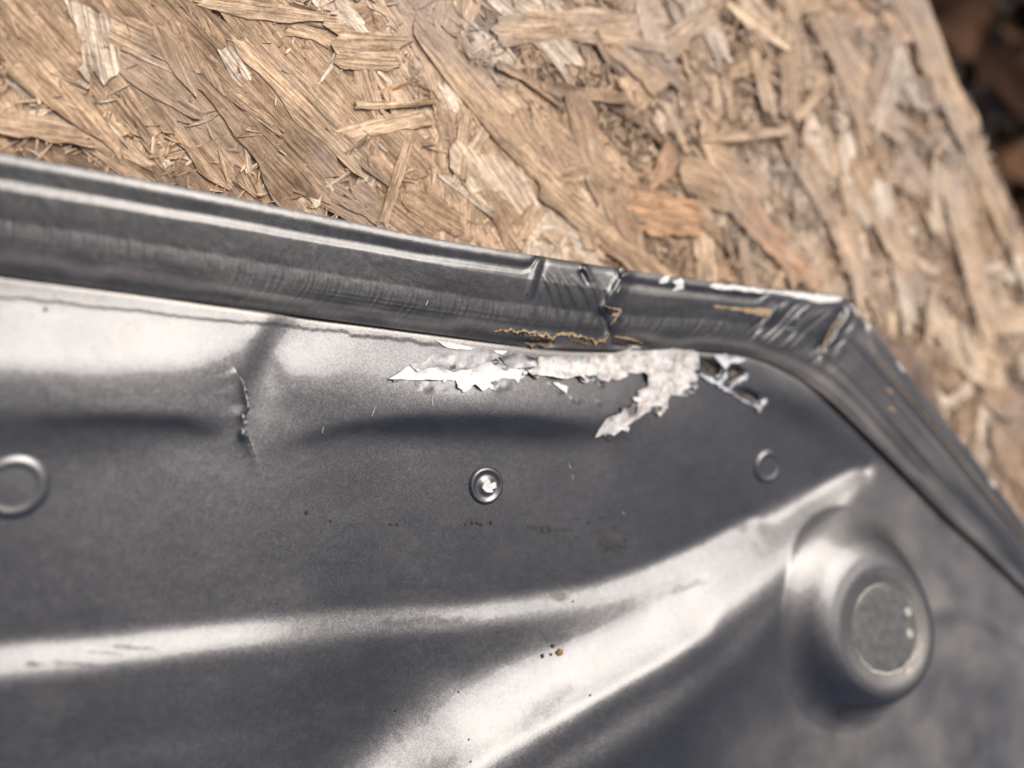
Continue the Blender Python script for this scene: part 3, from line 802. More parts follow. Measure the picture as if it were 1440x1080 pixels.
ribbon('sealer_crack', [(864, 474), (876, 475), (890, 478), (904, 483)], [2, 3.5, 3, 1.5], M_TAN, hem_z, 0.0005, 0.0009, 0.5, 45, zamp=0.0002)
ribbon('sealer_gap_shade', [(862, 481), (876, 482), (890, 484)], [4, 8, 3], M_DARK, hem_z, 0.0004, 0.0003, 0.4, 46)
chip('sealer_chip', [(1000, 429), (1014, 431), (1030, 432), (1055, 433), (1076, 434), (1085, 437), (1082, 444), (1072, 445), (1055, 440), (1030, 436), (1012, 433)], M_TAN, hem_z, lift=0.00012, thick=0.0002, amp=1.5, seed=47)['label'] = 'tan strip where the sealer has peeled'
ribbon('sealer_crack', [(1187, 446), (1178, 452), (1170, 462), (1164, 474), (1158, 490)], [1.5, 4, 4, 4, 6], M_TAN, hem_z, 0.0003, 0.0006, 0.4, 48)
ribbon('sealer_gap_shade', [(1181, 447), (1170, 457), (1162, 470), (1157, 486)], [1, 3, 4, 2], M_DARK, hem_z, 0.0002, 0.0002, 0.3, 49)
for k, (bx, by) in enumerate([(1254, 576), (1251, 550), (1205, 443)]):
    ribbon('sealer_chip', [(bx - 5, by - 3), (bx, by), (bx + 5, by + 2)], [2, 5, 2], M_TAN, hem_z, 0.0002, 0.0005, 0.4, 50 + k)
ribbon('sealer_crack', [(1208, 478), (1240, 512), (1290, 572), (1340, 632), (1390, 694), (1445, 765)], [0.8, 1.4, 1.6, 1.6, 1.5, 1.5], M_TAN, hem_z, 0.00012, 0.0002, 0.5, 55)
# white chips on the hem's outer edge
chip('paint_chip', [(926, 397), (935, 388), (943, 388), (939, 397), (931, 399)], M_WHITE, hem_z, lift=0.00012, thick=0.00012, seed=60)
chip('paint_chip', [(945, 408), (952, 402), (946, 396), (958, 391), (962, 396), (962, 406), (950, 409)], M_WHITE, hem_z, lift=0.00012, thick=0.00012, seed=61)
chip('paint_chip', [(997, 402), (1005, 398), (1069, 406), (1119, 411), (1174, 416.5), (1186, 419), (1180, 423), (1154, 426), (1135, 421), (1116, 417), (1077, 411), (1065, 412), (1038, 408), (1011, 407)], M_WHITE, hem_z, lift=0.00012, thick=0.00012, amp=1.2, seed=62)['label'] = 'white chipped stripe along the hem edge at the corner'
for k, (a0, a1) in enumerate([(1197, 1212), (1216, 1228), (1262, 1274), (1392, 1402)]):
    e0 = np.array([np.interp(a0, Ec[:, 0], Ec[:, 1]), np.interp(a1, Ec[:, 0], Ec[:, 1])])
    ribbon('paint_chip', [(a0 - 1.5, e0[0] + 1.5), ((a0 + a1) / 2 - 2, e0.mean() + 1.5), (a1 - 1.5, e0[1] + 1.5)], [2, 4, 2], M_WHITE, hem_z, 0.00015, 0.0002, 0.5, 63 + k)
# fine black cracks and scratches on the hem
for k, pl in enumerate([[(511, 357), (535, 381), (563, 399)], [(546, 371), (577, 392), (608, 406)], [(574, 374), (601, 385), (653, 399), (695, 405)], [(560, 386), (600, 400), (640, 408)]]):
    ribbon('hairline_crack', pl, [0.6, 1.1, 0.5], M_DARK, hem_z, 0.00004, 0.00006, 0.4, 70 + k)
for k, pl in enumerate([[(602, 422), (599, 430)], [(1100, 461), (1118, 463)], [(1126, 436), (1120, 452)], [(872, 352 + 50), (868, 412)]]):
    ribbon('scratch', pl, [0.8, 1.5, 0.8], M_WEB, hem_z, 0.00006, 0.0001, 0.4, 80 + k, n=6)
ribbon('scratch', [(945, 521), (950, 508), (953, 500)], [2.0, 2.4, 1.0], M_WEB, sheet_z, 0.0006, 0.0006, 0.3, 86)
ribbon('scratch', [(930, 551), (933, 541), (934, 534)], [2.0, 2.4, 1.0], M_WEB, sheet_z, 0.0006, 0.0006, 0.3, 87)
for k, pl in enumerate([[(801, 652), (802, 659)], [(805, 668), (806, 674)], [(875, 721), (879, 723)], [(452, 613), (455, 600)], [(523, 585), (528, 572)], [(608, 560), (609, 572)]]):
    ribbon('scratch', pl, [0.6, 1.2, 0.6], M_WEB, sheet_z, 0.00008, 0.00012, 0.4, 110 + k, n=6)
# torn crease: pale strip paints its lit edge, dark strips the shade beside it
ribbon('crease_tear', [(x - 3.0, y) for x, y in CRACK[1:9]], [0.6, 2, 3.4, 2.4, 1.4, 1.6, 1.2, 0.6], M_DARK, sheet_z, 0.0001, 0.0001, 0.3, 90)
ribbon('crease_tear', CRACK[1:9], [0.6, 1.6, 2.2, 3.0, 2.4, 2.6, 1.8, 1.0], M_WEB, sheet_z, 0.0005, 0.0006, 0.4, 91)['label'] = 'thin tear in the pinched crease, lit edge painted pale'
ribbon('crease_tear', CRACK[7:], [0.8, 1.2, 1.2, 0.6], M_DARK, sheet_z, 0.0002, 0.0001, 0.3, 92)

# ------------------------------------------------------------------ pressed rivets
def lathe(name, prof, mat, loc, nrm, n=56, wob=0.0, seed=0):
    pr = np.array(prof, float) * MM
    a = np.linspace(0, 2 * np.pi, n, endpoint=False)
    rs = np.random.default_rng(seed)
    ph = rs.uniform(0, 6, 3)
    V = []; F = []
    for r, h in pr:
        k = 1 + wob * (np.sin(2 * a + ph[0]) + 0.5 * np.sin(3 * a + ph[1]))
        V.append(np.stack([r * k * np.cos(a), r * k * np.sin(a), h + 0 * a], -1))
    V = np.vstack(V)
    for i in range(len(pr) - 1):
        for j in range(n):
            F.append((i * n + j, (i + 1) * n + j, (i + 1) * n + (j + 1) % n, i * n + (j + 1) % n))
    F.append(tuple(range((len(pr) - 1) * n, len(pr) * n)))
    o = mesh_obj(name, V, F, mat)
    o.matrix_world = Matrix.Translation(Vector(loc)) @ Vector(nrm).to_track_quat('Z', 'Y').to_matrix().to_4x4()
    under_panel(o)
    fattr(o, 'dirt', np.repeat([0.5 if i < 2 else 0.05 for i in range(len(pr))], n)); fattr(o, 'film', np.zeros(len(V)))
    return o

def sheet_frame(px, py):
    j = int(np.argmin(abs(ys - py))); i = int(np.argmin(abs(xs - px)))
    d1 = P[j, min(i + 8, len(xs) - 1)] - P[j, i - 8]; d2 = P[j - 8, i] - P[j + 8, i]
    nn = np.cross(d1, d2); nn /= np.linalg.norm(nn)
    return P[j, i], nn
loc, nn = sheet_frame(684, 682)
lathe('rivet', [(5.3, -0.4), (5.1, 0.2), (4.85, 0.55), (4.55, 0.8), (4.25, 0.88), (3.95, 0.8), (3.6, 0.55), (3.1, 0.4), (2.6, 0.45), (2.0, 0.7), (1.2, 0.95), (0.6, 1.03), (0.15, 1.05)], M_RIVET, loc, nn, wob=0.02, seed=1)['label'] = 'round rivet with a raised rim and chipped white centre'
RV = loc + nn * 0.0011
def rivet_z(px, py): return np.full(np.shape(px), RV[2])
chip('paint_chip', [(678, 686), (683, 675), (688, 674), (690, 680), (697, 678), (698, 686), (692, 688), (694, 692), (684, 692), (681, 689)], M_WHITE, rivet_z, lift=0.00005, thick=0.0004, step=2.0, amp=0.5, seed=100)
loc, nn = sheet_frame(19, 684)
lathe('rivet', [(7.0, -0.3), (6.6, 0.0), (6.2, 0.28), (5.8, 0.44), (5.4, 0.58), (5.0, 0.64), (4.6, 0.61), (4.2, 0.53), (3.8, 0.5), (3.0, 0.52), (1.0, 0.55), (0.15, 0.55)], M_RIVET, loc, nn, wob=0.02, seed=2)['label'] = 'round pressed rivet cut by the left edge of the view'
loc, nn = sheet_frame(1078, 655)
lathe('rivet', [(6.0, -0.3), (5.6, 0.2), (5.2, 0.5), (4.8, 0.72), (4.3, 0.76), (3.8, 0.58), (3.2, 0.46), (2.4, 0.48), (1.0, 0.5), (0.15, 0.5)], M_RIVET, loc, nn, wob=0.02, seed=3)['label'] = 'small dull rivet below the torn corner'
# dusty disc and dust ring on the dome
DTOP = np.array([DC[0], DC[1], hb_c + 0.0084])
dn = np.array([-0.10, 0.14, 1]); dn /= np.linalg.norm(dn)
lathe('dome_disc', [(13.7, -0.3), (13.6, 0.02), (13.3, 0.10), (12.0, 0.12), (9, 0.14), (4, 0.10), (0.2, 0.10)], M_DISC, DTOP, dn, 80, 0.01, 4)['label'] = 'dull dusty disc on top of the pressed dome'
def ring_arc(a0, a1, r, w):
    a = np.radians(np.linspace(a0, a1, 40)); V = []; rs = np.random.default_rng(int(a0) + 400)
    ww = w * (0.6 + 0.8 * rs.random(40)) * np.sin(np.linspace(0.1, math.pi - 0.1, 40))
    rj = r + 0.35 * vnoise(a * 6, a * 0, 401)
    for dr, h in ((-1, 0.0), (-.5, .3), (.5, .3), (1, 0.0)):
        rad = (rj + dr * ww) * MM
        x = rad * np.cos(a); y = rad * np.sin(a)
        V.append(np.stack([DTOP[0] + x, DTOP[1] + y, DTOP[2] + 0.10 * x - 0.14 * y + 0.0001 + h * MM], -1))
    F = [(s_ * 40 + i, s_ * 40 + i + 1, (s_ + 1) * 40 + i + 1, (s_ + 1) * 40 + i) for s_ in range(3) for i in range(39)]
    under_panel(mesh_obj('dust_ring', np.vstack(V), F, M_RING))
ring_arc(195, 320, 13.6, 0.45); ring_arc(80, 150, 13.7, 0.25); ring_arc(0, 50, 13.7, 0.2)
for ddx, ddy in ((10.6, 4.2), (10.2, -2.6)):
    lathe('dust_spot', [(1.5, -.1), (1.4, .35), (0.9, .42), (0.6, .25), (0.1, .2)], M_RING, DTOP + np.array([ddx * MM, ddy * MM, 0.10 * ddx * MM - 0.14 * ddy * MM]), dn, 18, 0.05, 5)

# ------------------------------------------------------------------ crumbs and specks lying on the panel
def crumb(name, px, py, size, mat, seed):
    rs = np.random.default_rng(seed)
    V = []; F = []
    nl, na = 5, 8
    for i in range(nl):
        th = math.pi * (i + 0.5) / nl
        for j in range(na):
            ph = 2 * math.pi * j / na
            r = size * MM * 0.5 * rs.uniform(0.65, 1.25)
            V.append((r * math.sin(th) * math.cos(ph) * 1.2, r * math.sin(th) * math.sin(ph), r * math.cos(th) * 0.7))
    for i in range(nl - 1):
        for j in range(na):
            F.append((i * na + j, (i + 1) * na + j, (i + 1) * na + (j + 1) % na, i * na + (j + 1) % na))
    F.append(tuple(range(na - 1, -1, -1))[::-1]); F.append(tuple(range((nl - 1) * na, nl * na)))
    o = mesh_obj(name, V, F, mat)
    p, nn = sheet_frame(px, py)
    o.location = p + nn * size * MM * 0.28
    o.rotation_euler = (0, 0, rs.uniform(0, 6))
    return o
tag(crumb('dirt_crumb', 787, 918, 1.9, M_CRUMB, 1), 'largest orange brown dirt crumb on the pale lower fold', 'crumb')
tag(crumb('dirt_crumb', 777, 909, 1.1, M_SPECK, 2), 'dark dirt crumb above left of the orange brown crumb', 'crumb')
tag(crumb('dirt_crumb', 775, 919, 0.8, M_SPECK, 3), 'tiny dark crumb just left of the orange brown crumb', 'crumb')
tag(crumb('dirt_crumb', 763, 923, 1.0, M_SPECK, 4), 'dark crumb farthest left in the small crumb cluster', 'crumb')
for k, (x, y, s_) in enumerate([(431, 721, 0.9), (464, 733, 0.7), (548, 738, 0.6), (558, 737, 0.6), (663, 736, 0.8), (670, 735, 0.8), (677, 737, 0.7), (690, 735, 0.9), (655, 738, 0.6), (828, 735, 0.7), (845, 728, 0.6), (64, 435, 0.7),
                                (556, 1000, 0.6), (660, 1040, 0.5), (830, 978, 0.6), (662, 1070, 0.5), (555, 945, 0.5), (700, 888, 0.5), (805, 845, 0.6), (645, 973, 0.5), (864, 740, 0.6), (880, 760, 0.7)]):
    o = crumb('dirt_speck', x, y, s_, M_SPECK, 10 + k)
    tag(o, 'tiny black dirt speck on the grey panel sheet', 'speck', 'black specks on the panel')

# ------------------------------------------------------------------ the strand board
BZ = -0.023
def wood_material():
    m, nt, b = new_mat('weathered_strand_wood')
    g = attr(nt, 'grain').outputs['Vector']      # mm along, mm across, strand seed
    rn = attr(nt, 'tone').outputs['Fac']
    mp = nt.nodes.new("ShaderNodeMapping"); mp.inputs['Scale'].default_value = (0.09, 1.5, 1.0)
    nt.links.new(g, mp.inputs[0])
    fib = noise(nt, mp.outputs[0], 1.0, 6, 0.7)
    mp2 = nt.nodes.new("ShaderNodeMapping"); mp2.inputs['Scale'].default_value = (0.05, 0.32, 1.0)
    nt.links.new(g, mp2.inputs[0])
    band = noise(nt, mp2.outputs[0], 1.0, 3, 0.5)
    mp3 = nt.nodes.new("ShaderNodeMapping"); mp3.inputs['Scale'].default_value = (0.6, 0.9, 1.0)
    nt.links.new(g, mp3.inputs[0])
    mott = noise(nt, mp3.outputs[0], 1.0, 5, 0.7)
    co = mm_coords(nt)
    wea = noise(nt, co, 0.018, 4, 0.6)
    col = ramp(nt, rn, [(0.0, (0.23, 0.165, 0.12)), (0.22, (0.40, 0.29, 0.195)), (0.5, (0.58, 0.435, 0.295)), (0.74, (0.71, 0.56, 0.40)), (0.9, (0.79, 0.70, 0.58)), (1.0, (0.57, 0.35, 0.20))])
    col = mix_c(nt, ramp(nt, fib, [(0.34, (1, 1, 1)), (0.60, (0, 0, 0))]), col, (0.24, 0.19, 0.155), 'MULTIPLY')
    f2 = ramp(nt, band, [(0.3, (0.62, 0.60, 0.58)), (0.7, (1.15, 1.1, 1.05))])
    col = mix_c(nt, 1.0, col, f2, 'MULTIPLY')
    f3 = ramp(nt, mott, [(0.35, (0.72, 0.70, 0.68)), (0.65, (1.18, 1.18, 1.18))])
    col = mix_c(nt, 1.0, col, f3, 'MULTIPLY')
    gm = ramp(nt, wea, [(0.45, (0, 0, 0)), (0.62, (1, 1, 1))])
    col = mix_c(nt, math_n(nt, 'MULTIPLY', gm, 0.45), col, (0.31, 0.265, 0.23))
    wea2 = ramp(nt, noise(nt, co, 0.09, 5, 0.65), [(0.5, (1, 1, 1)), (0.66, (0.45, 0.42, 0.40))])
    col = mix_c(nt, 0.55, col, wea2, 'MULTIPLY')
    nt.links.new(col, b.inputs['Base Color'])
    b.inputs['Roughness'].default_value = 0.75
    b.inputs['Specular IOR Level'].default_value = 0.3
    bm = nt.nodes.new("ShaderNodeBump"); bm.inputs['Strength'].default_value = 0.9
    bm.inputs['Distance'].default_value = 0.0006
    nt.links.new(math_n(nt, 'ADD', fib, math_n(nt, 'MULTIPLY', mott, 0.5)), bm.inputs['Height'])
    nt.links.new(bm.outputs[0], b.inputs['Normal'])
    return m
M_WOOD = wood_material()
M_CORE = simple_mat('board_core', (0.10, 0.065, 0.04), (0.30, 0.20, 0.12), 0.9, 0.35, 0.9, dist=0.0006)
M_SOIL = simple_mat('soil_in_shade', (0.006, 0.004, 0.003), (0.022, 0.014, 0.009), 0.95, 0.02, 0.9, dist=0.01)  # soil colour darkened to stand in for shade beyond the board

e1 = at(1304, 0, BZ); e2 = at(1441, 322, BZ)
ed = (e2 - e1); ed /= np.linalg.norm(ed)               # along the board's right edge, away from its top
en = np.array([-ed[1], ed[0], 0.0])
if en[0] > 0: en = -en                                  # towards the board's middle
board = empty('strand_board', (float(e1[0]), float(e1[1]), BZ - 0.018), 'weathered tan strand board of pressed wood chips under the grey panel', 'board')
BI = Matrix.Translation(-Vector(board.location))
def under_board(o):
    o.parent = board; o.matrix_parent_inverse = BI
    return o
def board_xy(a, b):
    """a metres along the right edge, b metres in from it"""
    return e1[:2] + ed[:2] * a + en[:2] * b
nA, nB = 90, 80
A_ = np.linspace(-0.28, 0.62, nA); B_ = np.linspace(0, 0.75, nB)
V = []; 
for a in A_:
    for k, b_ in enumerate(B_):
        j = 0.0007 * (vnoise(a / 0.006, 0.5, 501) + vnoise(a / 0.02, 0.5, 502)) if k == 0 else 0
        x, y = board_xy(a, b_ + j); V.append((x, y, BZ - 0.0022))
top_n = len(V)
ring = [i * nB for i in range(nA)] + [(nA - 1) * nB + k for k in range(1, nB)] + [i * nB + nB - 1 for i in range(nA - 2, -1, -1)] + [k for k in range(nB - 2, 0, -1)]
F = [(i * nB + k, i * nB + k + 1, (i + 1) * nB + k + 1, (i + 1) * nB + k) for i in range(nA - 1) for k in range(nB - 1)]
for r_ in ring: V.append((V[r_][0], V[r_][1], BZ - 0.018))
for i in range(len(ring)):
    F.append((ring[i], ring[(i + 1) % len(ring)], top_n + (i + 1) % len(ring), top_n + i))
F.append(tuple(range(top_n, top_n + len(ring))))
core = mesh_obj('board_core', V, F, M_CORE, smooth=False)
under_board(core)
for off in (0.12, 0.50):
    c0 = [board_xy(-0.28, off), board_xy(0.62, off), board_xy(0.62, off + 0.05), board_xy(-0.28, off + 0.05)]
    V = [(p[0], p[1], BZ - 0.018) for p in c0] + [(p[0], p[1], BZ - 0.22) for p in c0]
    o = mesh_obj('bearer', V, [(0, 1, 2, 3), (7, 6, 5, 4), (0, 4, 5, 1), (1, 5, 6, 2), (2, 6, 7, 3), (3, 7, 4, 0)], M_CORE, smooth=False)
    under_board(o)

def strand_mesh(L, W, ang, x, y, z, seed, nl=12, nw=4, thick=0.0007, curl=0.0006, end=0.25, tilt=0.0, point=0.0):
    """one wood strand: returns verts, faces, grain coordinates; L, W in metres"""
    rs = np.random.default_rng(seed)
    u = np.linspace(-0.5, 0.5, nl); v = np.linspace(-0.5, 0.5, nw)
    endo0 = rs.uniform(-end, end, nw) * W * 1.4; endo1 = rs.uniform(-end, end, nw) * W * 1.4
    wmod = 1 + 0.26 * rs.uniform(-1, 1, nl) ; wmod = np.convolve(np.r_[wmod[0], wmod, wmod[-1]], [.25, .5, .25], 'valid')
    if point: wmod = wmod * np.clip(1 - point * np.clip((np.abs(u) - 0.15) / 0.35, 0, 1), 0.06, 1)
    bow = rs.uniform(-1, 1) * W * 0.35
    top = np.zeros((nl, nw, 3)); g = np.zeros((nl, nw, 3))
    wav = rs.uniform(-1, 1, (nl, nw)) * 0.00009 + curl * (np.array([rs.uniform(-1, 1)]) * (2 * u[:, None]) ** 2 + rs.uniform(-.6, .6) * 2 * u[:, None] * v[None] * 2)
    for i in range(nl):
        for j in range(nw):
            xx = u[i] * L + (endo0[j] * max(0, -u[i] * 2 - .7) + endo1[j] * max(0, u[i] * 2 - .7)) * 3
            yy = v[j] * W * wmod[i] + bow * (2 * u[i]) ** 2
            top[i, j] = (xx, yy, wav[i, j] + tilt * xx)
            g[i, j] = (xx * 1000, yy * 1000, seed * 3.17 % 97)
    # splits: push a random inner line down near one end
    if nw >= 4 and rs.random() < 0.6:
        j = rs.integers(1, nw - 1); k0 = rs.integers(nl // 2, nl - 2)
        top[k0:, j, 2] -= 0.0005
    c, s_ = math.cos(ang), math.sin(ang)
    X = x + top[..., 0] * c - top[..., 1] * s_; Y = y + top[..., 0] * s_ + top[..., 1] * c; Z = z + top[..., 2]
    eb = (X - e1[0]) * en[0] + (Y - e1[1]) * en[1]        # strands are sawn off at the board's edge
    cut = np.clip(0.0004 - eb, 0, None)
    X = X + cut * en[0]; Y = Y + cut * en[1]
    tv = np.stack([X, Y, Z], -1).reshape(-1, 3)
    bv = tv.copy(); bv[:, 2] -= thick
    n = nl * nw
    F = [(i * nw + j, (i + 1) * nw + j, (i + 1) * nw + j + 1, i * nw + j + 1) for i in range(nl - 1) for j in range(nw - 1)]
    rim = [i * nw for i in range(nl)] + [(nl - 1) * nw + j for j in range(1, nw)] + [i * nw + nw - 1 for i in range(nl - 2, -1, -1)] + [j for j in range(nw - 2, 0, -1)]
    for a, b in zip(rim, rim[1:] + rim[:1]):
        F.append((b, a, a + n, b + n))
    return np.vstack([tv, bv]), F, np.vstack([g.reshape(-1, 3)] * 2)

def put_strand(args, tone, name='strand'):
    V, F, G = strand_mesh(*args[0], **args[1])
    o = mesh_obj(name, V, F, M_WOOD, smooth=False)
    vattr(o, 'grain', G); fattr(o, 'tone', np.full(len(V), tone))
    under_board(o)
    return o

seed_n = [1000]
def nseed():
    seed_n[0] += 1
    return seed_n[0]

def px_strand(x1, y1, x2, y2, wpx, z, tone, **kw):
    p = at(x1, y1, z); q_ = at(x2, y2, z); mid = (p + q_) / 2
    L = np.linalg.norm(q_ - p); d = (p + q_) / 2 - CAM
    W = wpx * (d @ FW) / FPX
    kw.setdefault('nl', 18); kw.setdefault('nw', 6)
    return put_strand(((L, W, math.atan2(q_[1] - p[1], q_[0] - p[0]), mid[0], mid[1], z, nseed()), kw), tone)

def board_pt(n, px_range, py_range, pad=0.0, left_keep=1.0):
    """random places on the part of the board that the view takes in"""
    out = []
    while len(out) < n:
        x = random.uniform(*px_range); y = random.uniform(*py_range)
        if x < 520 and random.random() > left_keep: continue
        p = at(x, y, BZ)
        b_ = (p[:2] - e1[:2]) @ en[:2]
        if b_ < pad: continue
        # behind the hem there is no point in building strands
        ylim = np.interp(x, [q_[0] for q_ in E_PTS[:12]], [q_[1] for q_ in E_PTS[:12]]) if x < 1190 else np.interp(x, [1190, 1800], [420, 1210])
        if y > ylim + 90: continue
        out.append((p[0], p[1]))
    return out

# under layers and fine splinters, far too many to pick apart: joined
def joined(name, specs, kind_label):
    Vs, Fs, Gs, Ts = [], [], [], []; off = 0
    for a, kw, tone in specs:
        V, F, G = strand_mesh(*a, **kw)
        Vs.append(V); Gs.append(G); Ts.append(np.full(len(V), tone))
        Fs.extend([tuple(i + off for i in f) for f in F]); off += len(V)
    o = mesh_obj(name, np.vstack(Vs), Fs, M_WOOD, smooth=False)
    vattr(o, 'grain', np.vstack(Gs)); fattr(o, 'tone', np.concatenate(Ts))
    o['kind'] = 'stuff'; o['label'] = kind_label
    under_board(o)

def rang(main=0.62):
    if random.random() < main: return R(-48 + random.gauss(0, 22))
    return R(random.uniform(-90, 90))

def rtone():
    r = random.random()
    if r < 0.04: return random.uniform(0.95, 1.0)
    return min(0.9, max(0.0, random.gauss(0.50, 0.26)))

specs = []
for x, y in board_pt(800, (-320, 1760), (-260, 800), 0.004):
    specs.append(((random.uniform(0.015, 0.05), random.uniform(0.003, 0.011), rang(0.5), x, y, BZ - 0.0012 + random.uniform(-0.0006, 0.0005), nseed()), dict(nl=6, nw=3, curl=0.0007, tilt=random.uniform(-.03, .03)), rtone()))
joined('under_strands', specs, 'lower layer of pressed wood strands')
specs = []
for x, y in board_pt(10500, (-200, 1640), (-160, 760), 0.001, 0.45):
    L = 0.0022 + 0.009 * random.random() ** 2
    specs.append(((L, random.uniform(0.00025, 0.0010), R(random.uniform(-90, 90)), x, y, BZ + random.uniform(-0.0010, 0.0008), nseed()), dict(nl=4, nw=2, thick=0.0003, curl=0.0006, end=0.1, tilt=random.uniform(-.09, .09), point=0.6), rtone() * 0.7 + 0.27))
joined('splinters', specs, 'fine loose wood splinters over the strands')

# strands one can tell apart
n_before = len(bpy.data.objects)
hand = [  # x1,y1,x2,y2,width px, lift mm, tone, options
    (-60, -60, 185, 215, 92, 0.9, 0.44, {}), (60, -60, 235, 175, 60, 0.6, 0.30, {}), (90, -60, 330, 240, 80, 0.7, 0.36, {}), (170, -60, 470, 262, 110, 1.2, 0.22, {}),
    (300, -40, 560, 250, 90, 0.8, 0.40, {}), (330, 40, 520, 230, 60, 1.5, 0.55, {}), (130, 10, 150, 110, 46, 1.3, 0.86, {}), (-30, 165, 130, 190, 36, 1.4, 0.60, dict(point=.5)),
    (280, 5, 470, 28, 26, 1.5, 0.62, dict(point=.6)), (400, 20, 500, 60, 40, 1.2, 0.55, {}), (470, 70, 570, 75, 60, 1.3, 0.66, {}), (545, -20, 620, 110, 50, 1.0, 0.58, {}),
    (590, 40, 800, 290, 40, 1.5, 0.50, {}), (760, 250, 960, 420, 40, 1.4, 0.46, {}), (578, 190, 538, 315, 15, 2.2, 0.56, {}), (505, 270, 600, 345, 46, 1.2, 0.28, {}), (580, 290, 660, 340, 60, 1.1, 0.26, {}),
    (655, 155, 645, 250, 16, 1.9, 0.66, {}), (700, 85, 790, 140, 14, 1.8, 0.34, {}), (760, 120, 880, 140, 16, 1.8, 0.36, {}), (700, 30, 940, 40, 44, 1.2, 0.62, {}), (800, 130, 880, 330, 44, 1.2, 0.40, {}),
    (740, 160, 790, 250, 40, 1.1, 0.48, {}), (930, 150, 945, 190, 44, 1.6, 0.93, {}), (622, 120, 640, 155, 34, 1.4, 0.92, {}), (940, 60, 1010, 10, 30, 1.7, 0.62, {}), (965, -30, 990, 40, 50, 1.3, 0.88, {}),
    (1000, 30, 1020, 90, 30, 1.5, 0.88, {}), (985, 195, 1110, 185, 14, 2.0, 0.60, dict(point=.4)), (975, 230, 1080, 290, 84, 1.0, 0.46, {}), (1160, 20, 1230, 205, 40, 1.5, 0.38, {}), (1232, 180, 1270, 80, 26, 2.0, 0.91, {}),
    (1120, 170, 1160, 120, 16, 1.9, 0.66, {}), (880, 290, 980, 310, 60, 1.0, 0.99, {}), (760, 300, 830, 360, 50, 0.9, 0.56, {}), (1060, 70, 1085, 160, 24, 1.5, 0.58, {}), (1110, 60, 1110, 170, 30, 1.1, 0.33, {}),
    (1290, 20, 1420, 330, 46, 0.9, 0.60, {}), (1260, -40, 1330, 120, 50, 0.7, 0.46, {}), (1200, 220, 1300, 420, 44, 1.0, 0.42, {}), (1330, 240, 1400, 480, 50, 0.9, 0.66, {}), (1050, 300, 1150, 400, 40, 1.1, 0.99, {}),
    (1180, 310, 1220, 420, 40, 1.2, 0.58, {}), (480, 190, 600, 160, 26, 1.6, 0.66, {}), (500, 150, 610, 145, 10, 2.0, 0.6, {}), (860, 60, 930, 120, 30, 1.4, 0.48, {}),
]
for x1, y1, x2, y2, w, lift, tone, kw in hand:
    px_strand(x1, y1, x2, y2, w, BZ + lift * 0.8 * MM, tone, **kw)
n_more = 300 - len(hand)
pts = board_pt(n_more, (-120, 1600), (-100, 720), 0.008, 0.35)
for k, (x, y) in enumerate(pts):
    if k < 120:
        L, W, z_, an = random.uniform(0.03, 0.06), random.uniform(0.007, 0.016), random.uniform(-0.0004, 0.0007), rang(0.7)
    elif k < 220:
        L, W, z_, an = random.uniform(0.014, 0.03), random.uniform(0.003, 0.008), random.uniform(0.0002, 0.0010), rang(0.4)
    else:
        L, W, z_, an = random.uniform(0.01, 0.022), random.uniform(0.0012, 0.003), random.uniform(0.0006, 0.0012), rang(0.2)
    put_strand(((L, W, an, x, y, BZ + z_, nseed()), dict(nl=14, nw=5, curl=0.0004, thick=0.0005, tilt=random.uniform(-.03, .03), point=random.choice([0, 0, .4]))), rtone())

# ------------------------------------------------------------------ ground with leaf litter beyond the board
GZ = BZ - 0.22
g = mesh_obj('ground', [(-200, -200, GZ), (200, -200, GZ), (200, 200, GZ), (-200, 200, GZ)], [(0, 1, 2, 3)], M_SOIL, smooth=False)
g['kind'] = 'structure'

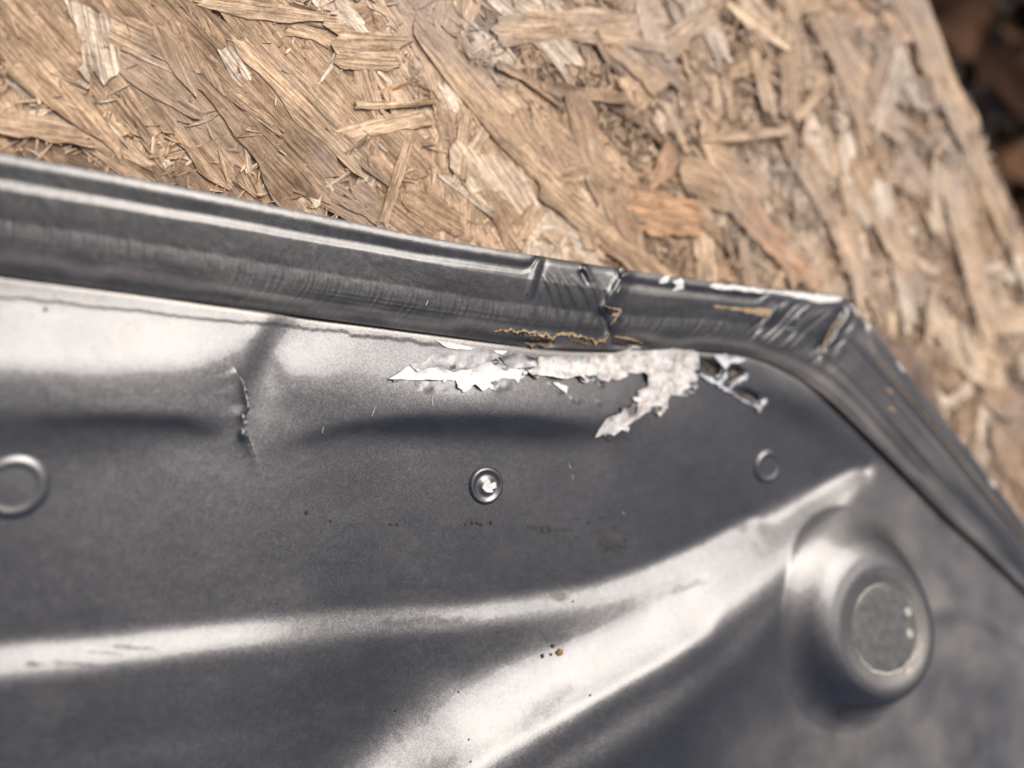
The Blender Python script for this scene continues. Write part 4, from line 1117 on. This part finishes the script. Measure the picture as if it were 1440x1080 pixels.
def leaf_material():
    m, nt, b = new_mat('dead_leaf')
    oi = nt.nodes.new("ShaderNodeObjectInfo")
    co = mm_coords(nt)
    n = noise(nt, co, 0.12, 5, 0.6)
    col = ramp(nt, oi.outputs['Random'], [(0.0, (0.025, 0.012, 0.007)), (0.4, (0.055, 0.027, 0.015)), (0.8, (0.085, 0.043, 0.024)), (1.0, (0.11, 0.06, 0.03))])  # browns kept very dark, with the shade put into the colour
    col = mix_c(nt, ramp(nt, n, [(0.35, (0, 0, 0)), (0.7, (1, 1, 1))]), col, mix_c(nt, 0.6, col, (0.01, 0.007, 0.005)))
    nt.links.new(col, b.inputs['Base Color'])
    b.inputs['Roughness'].default_value = 0.8
    b.inputs['Specular IOR Level'].default_value = 0.05
    return m
M_LEAF = leaf_material()
def leaf(x, y, z_, L, seed):
    rs = np.random.default_rng(seed)
    nl, nw = 11, 7
    W = L * rs.uniform(0.45, 0.7)
    cu, cv, tw = rs.uniform(-9, 9), rs.uniform(4, 16) * rs.choice([-1, 1]), rs.uniform(-8, 8)
    V = []
    for i in range(nl):
        u = i / (nl - 1)
        half = W * 0.5 * math.sin(math.pi * min(1, u * 0.97 + 0.015)) ** 0.75 * (1 + 0.12 * rs.uniform(-1, 1))
        for j in range(nw):
            v = (j / (nw - 1) - 0.5) * 2
            X = (u - 0.5) * L; Y = v * half
            V.append((X, Y, cu * X * X * 1.5 + cv * Y * Y * 2 + tw * X * Y * 2 - 0.0008 * (j == nw // 2)))
    n = len(V)
    V += [(a, b, c - 0.0003) for a, b, c in V]
    F = [(i * nw + j, (i + 1) * nw + j, (i + 1) * nw + j + 1, i * nw + j + 1) for i in range(nl - 1) for j in range(nw - 1)]
    F += [tuple(a + n for a in reversed(f)) for f in F]
    # stalk
    s0 = len(V)
    for k, xx in enumerate((0.5, 0.62, 0.75)):
        for a in range(4):
            V.append((xx * L, 0.0009 * math.cos(a * 1.57), cu * (0.5 * L) ** 2 * 1.5 + 0.0009 * math.sin(a * 1.57) + k * 0.001))
    F += [(s0 + k * 4 + a, s0 + k * 4 + 4 + a, s0 + k * 4 + 4 + (a + 1) % 4, s0 + k * 4 + (a + 1) % 4) for k in range(2) for a in range(4)]
    o = mesh_obj('dead_leaf', V, F, M_LEAF)
    o.location = (x, y, z_)
    o.rotation_euler = (rs.uniform(-.35, .35), rs.uniform(-.35, .35), rs.uniform(0, 6.28))
    return o
random.seed(5)
for k in range(64):
    x, y = random.uniform(1270, 1560), random.uniform(-70, 420)
    p = at(x, y, GZ)
    o = leaf(p[0], p[1], GZ + 0.010 + 0.022 * random.random() + 0.0004 * k, random.uniform(0.045, 0.085), 700 + k)
    tag(o, 'curled dead leaf, brown darkened for shade, on the ground beyond the board edge', 'leaf', 'dead leaves beyond the board')
M_STONE = simple_mat('grey_stone', (0.02, 0.021, 0.02), (0.06, 0.062, 0.058), 0.8, 0.15, 0.6, dist=0.001)
rs = np.random.default_rng(9)
V = []; F = []
nl, na = 8, 14
for i in range(nl + 1):
    th = math.pi * i / nl
    for j in range(na):
        ph = 2 * math.pi * j / na
        r = 0.032 * (1 + 0.18 * vnoise(3 + 2 * math.sin(th) * math.cos(ph), 3 + 2 * math.sin(th) * math.sin(ph) + math.cos(th), 91))
        V.append((r * 1.3 * math.sin(th) * math.cos(ph), r * math.sin(th) * math.sin(ph), r * 0.8 * math.cos(th)))
F = [(i * na + j, (i + 1) * na + j, (i + 1) * na + (j + 1) % na, i * na + (j + 1) % na) for i in range(nl) for j in range(na)]
st_o = mesh_obj('stone', V, F, M_STONE)
p = at(1440, 265, GZ)
st_o.location = (p[0], p[1], GZ + 0.045)
tag(st_o, 'dark greenish grey stone among the dead leaves by the board edge', 'stone')
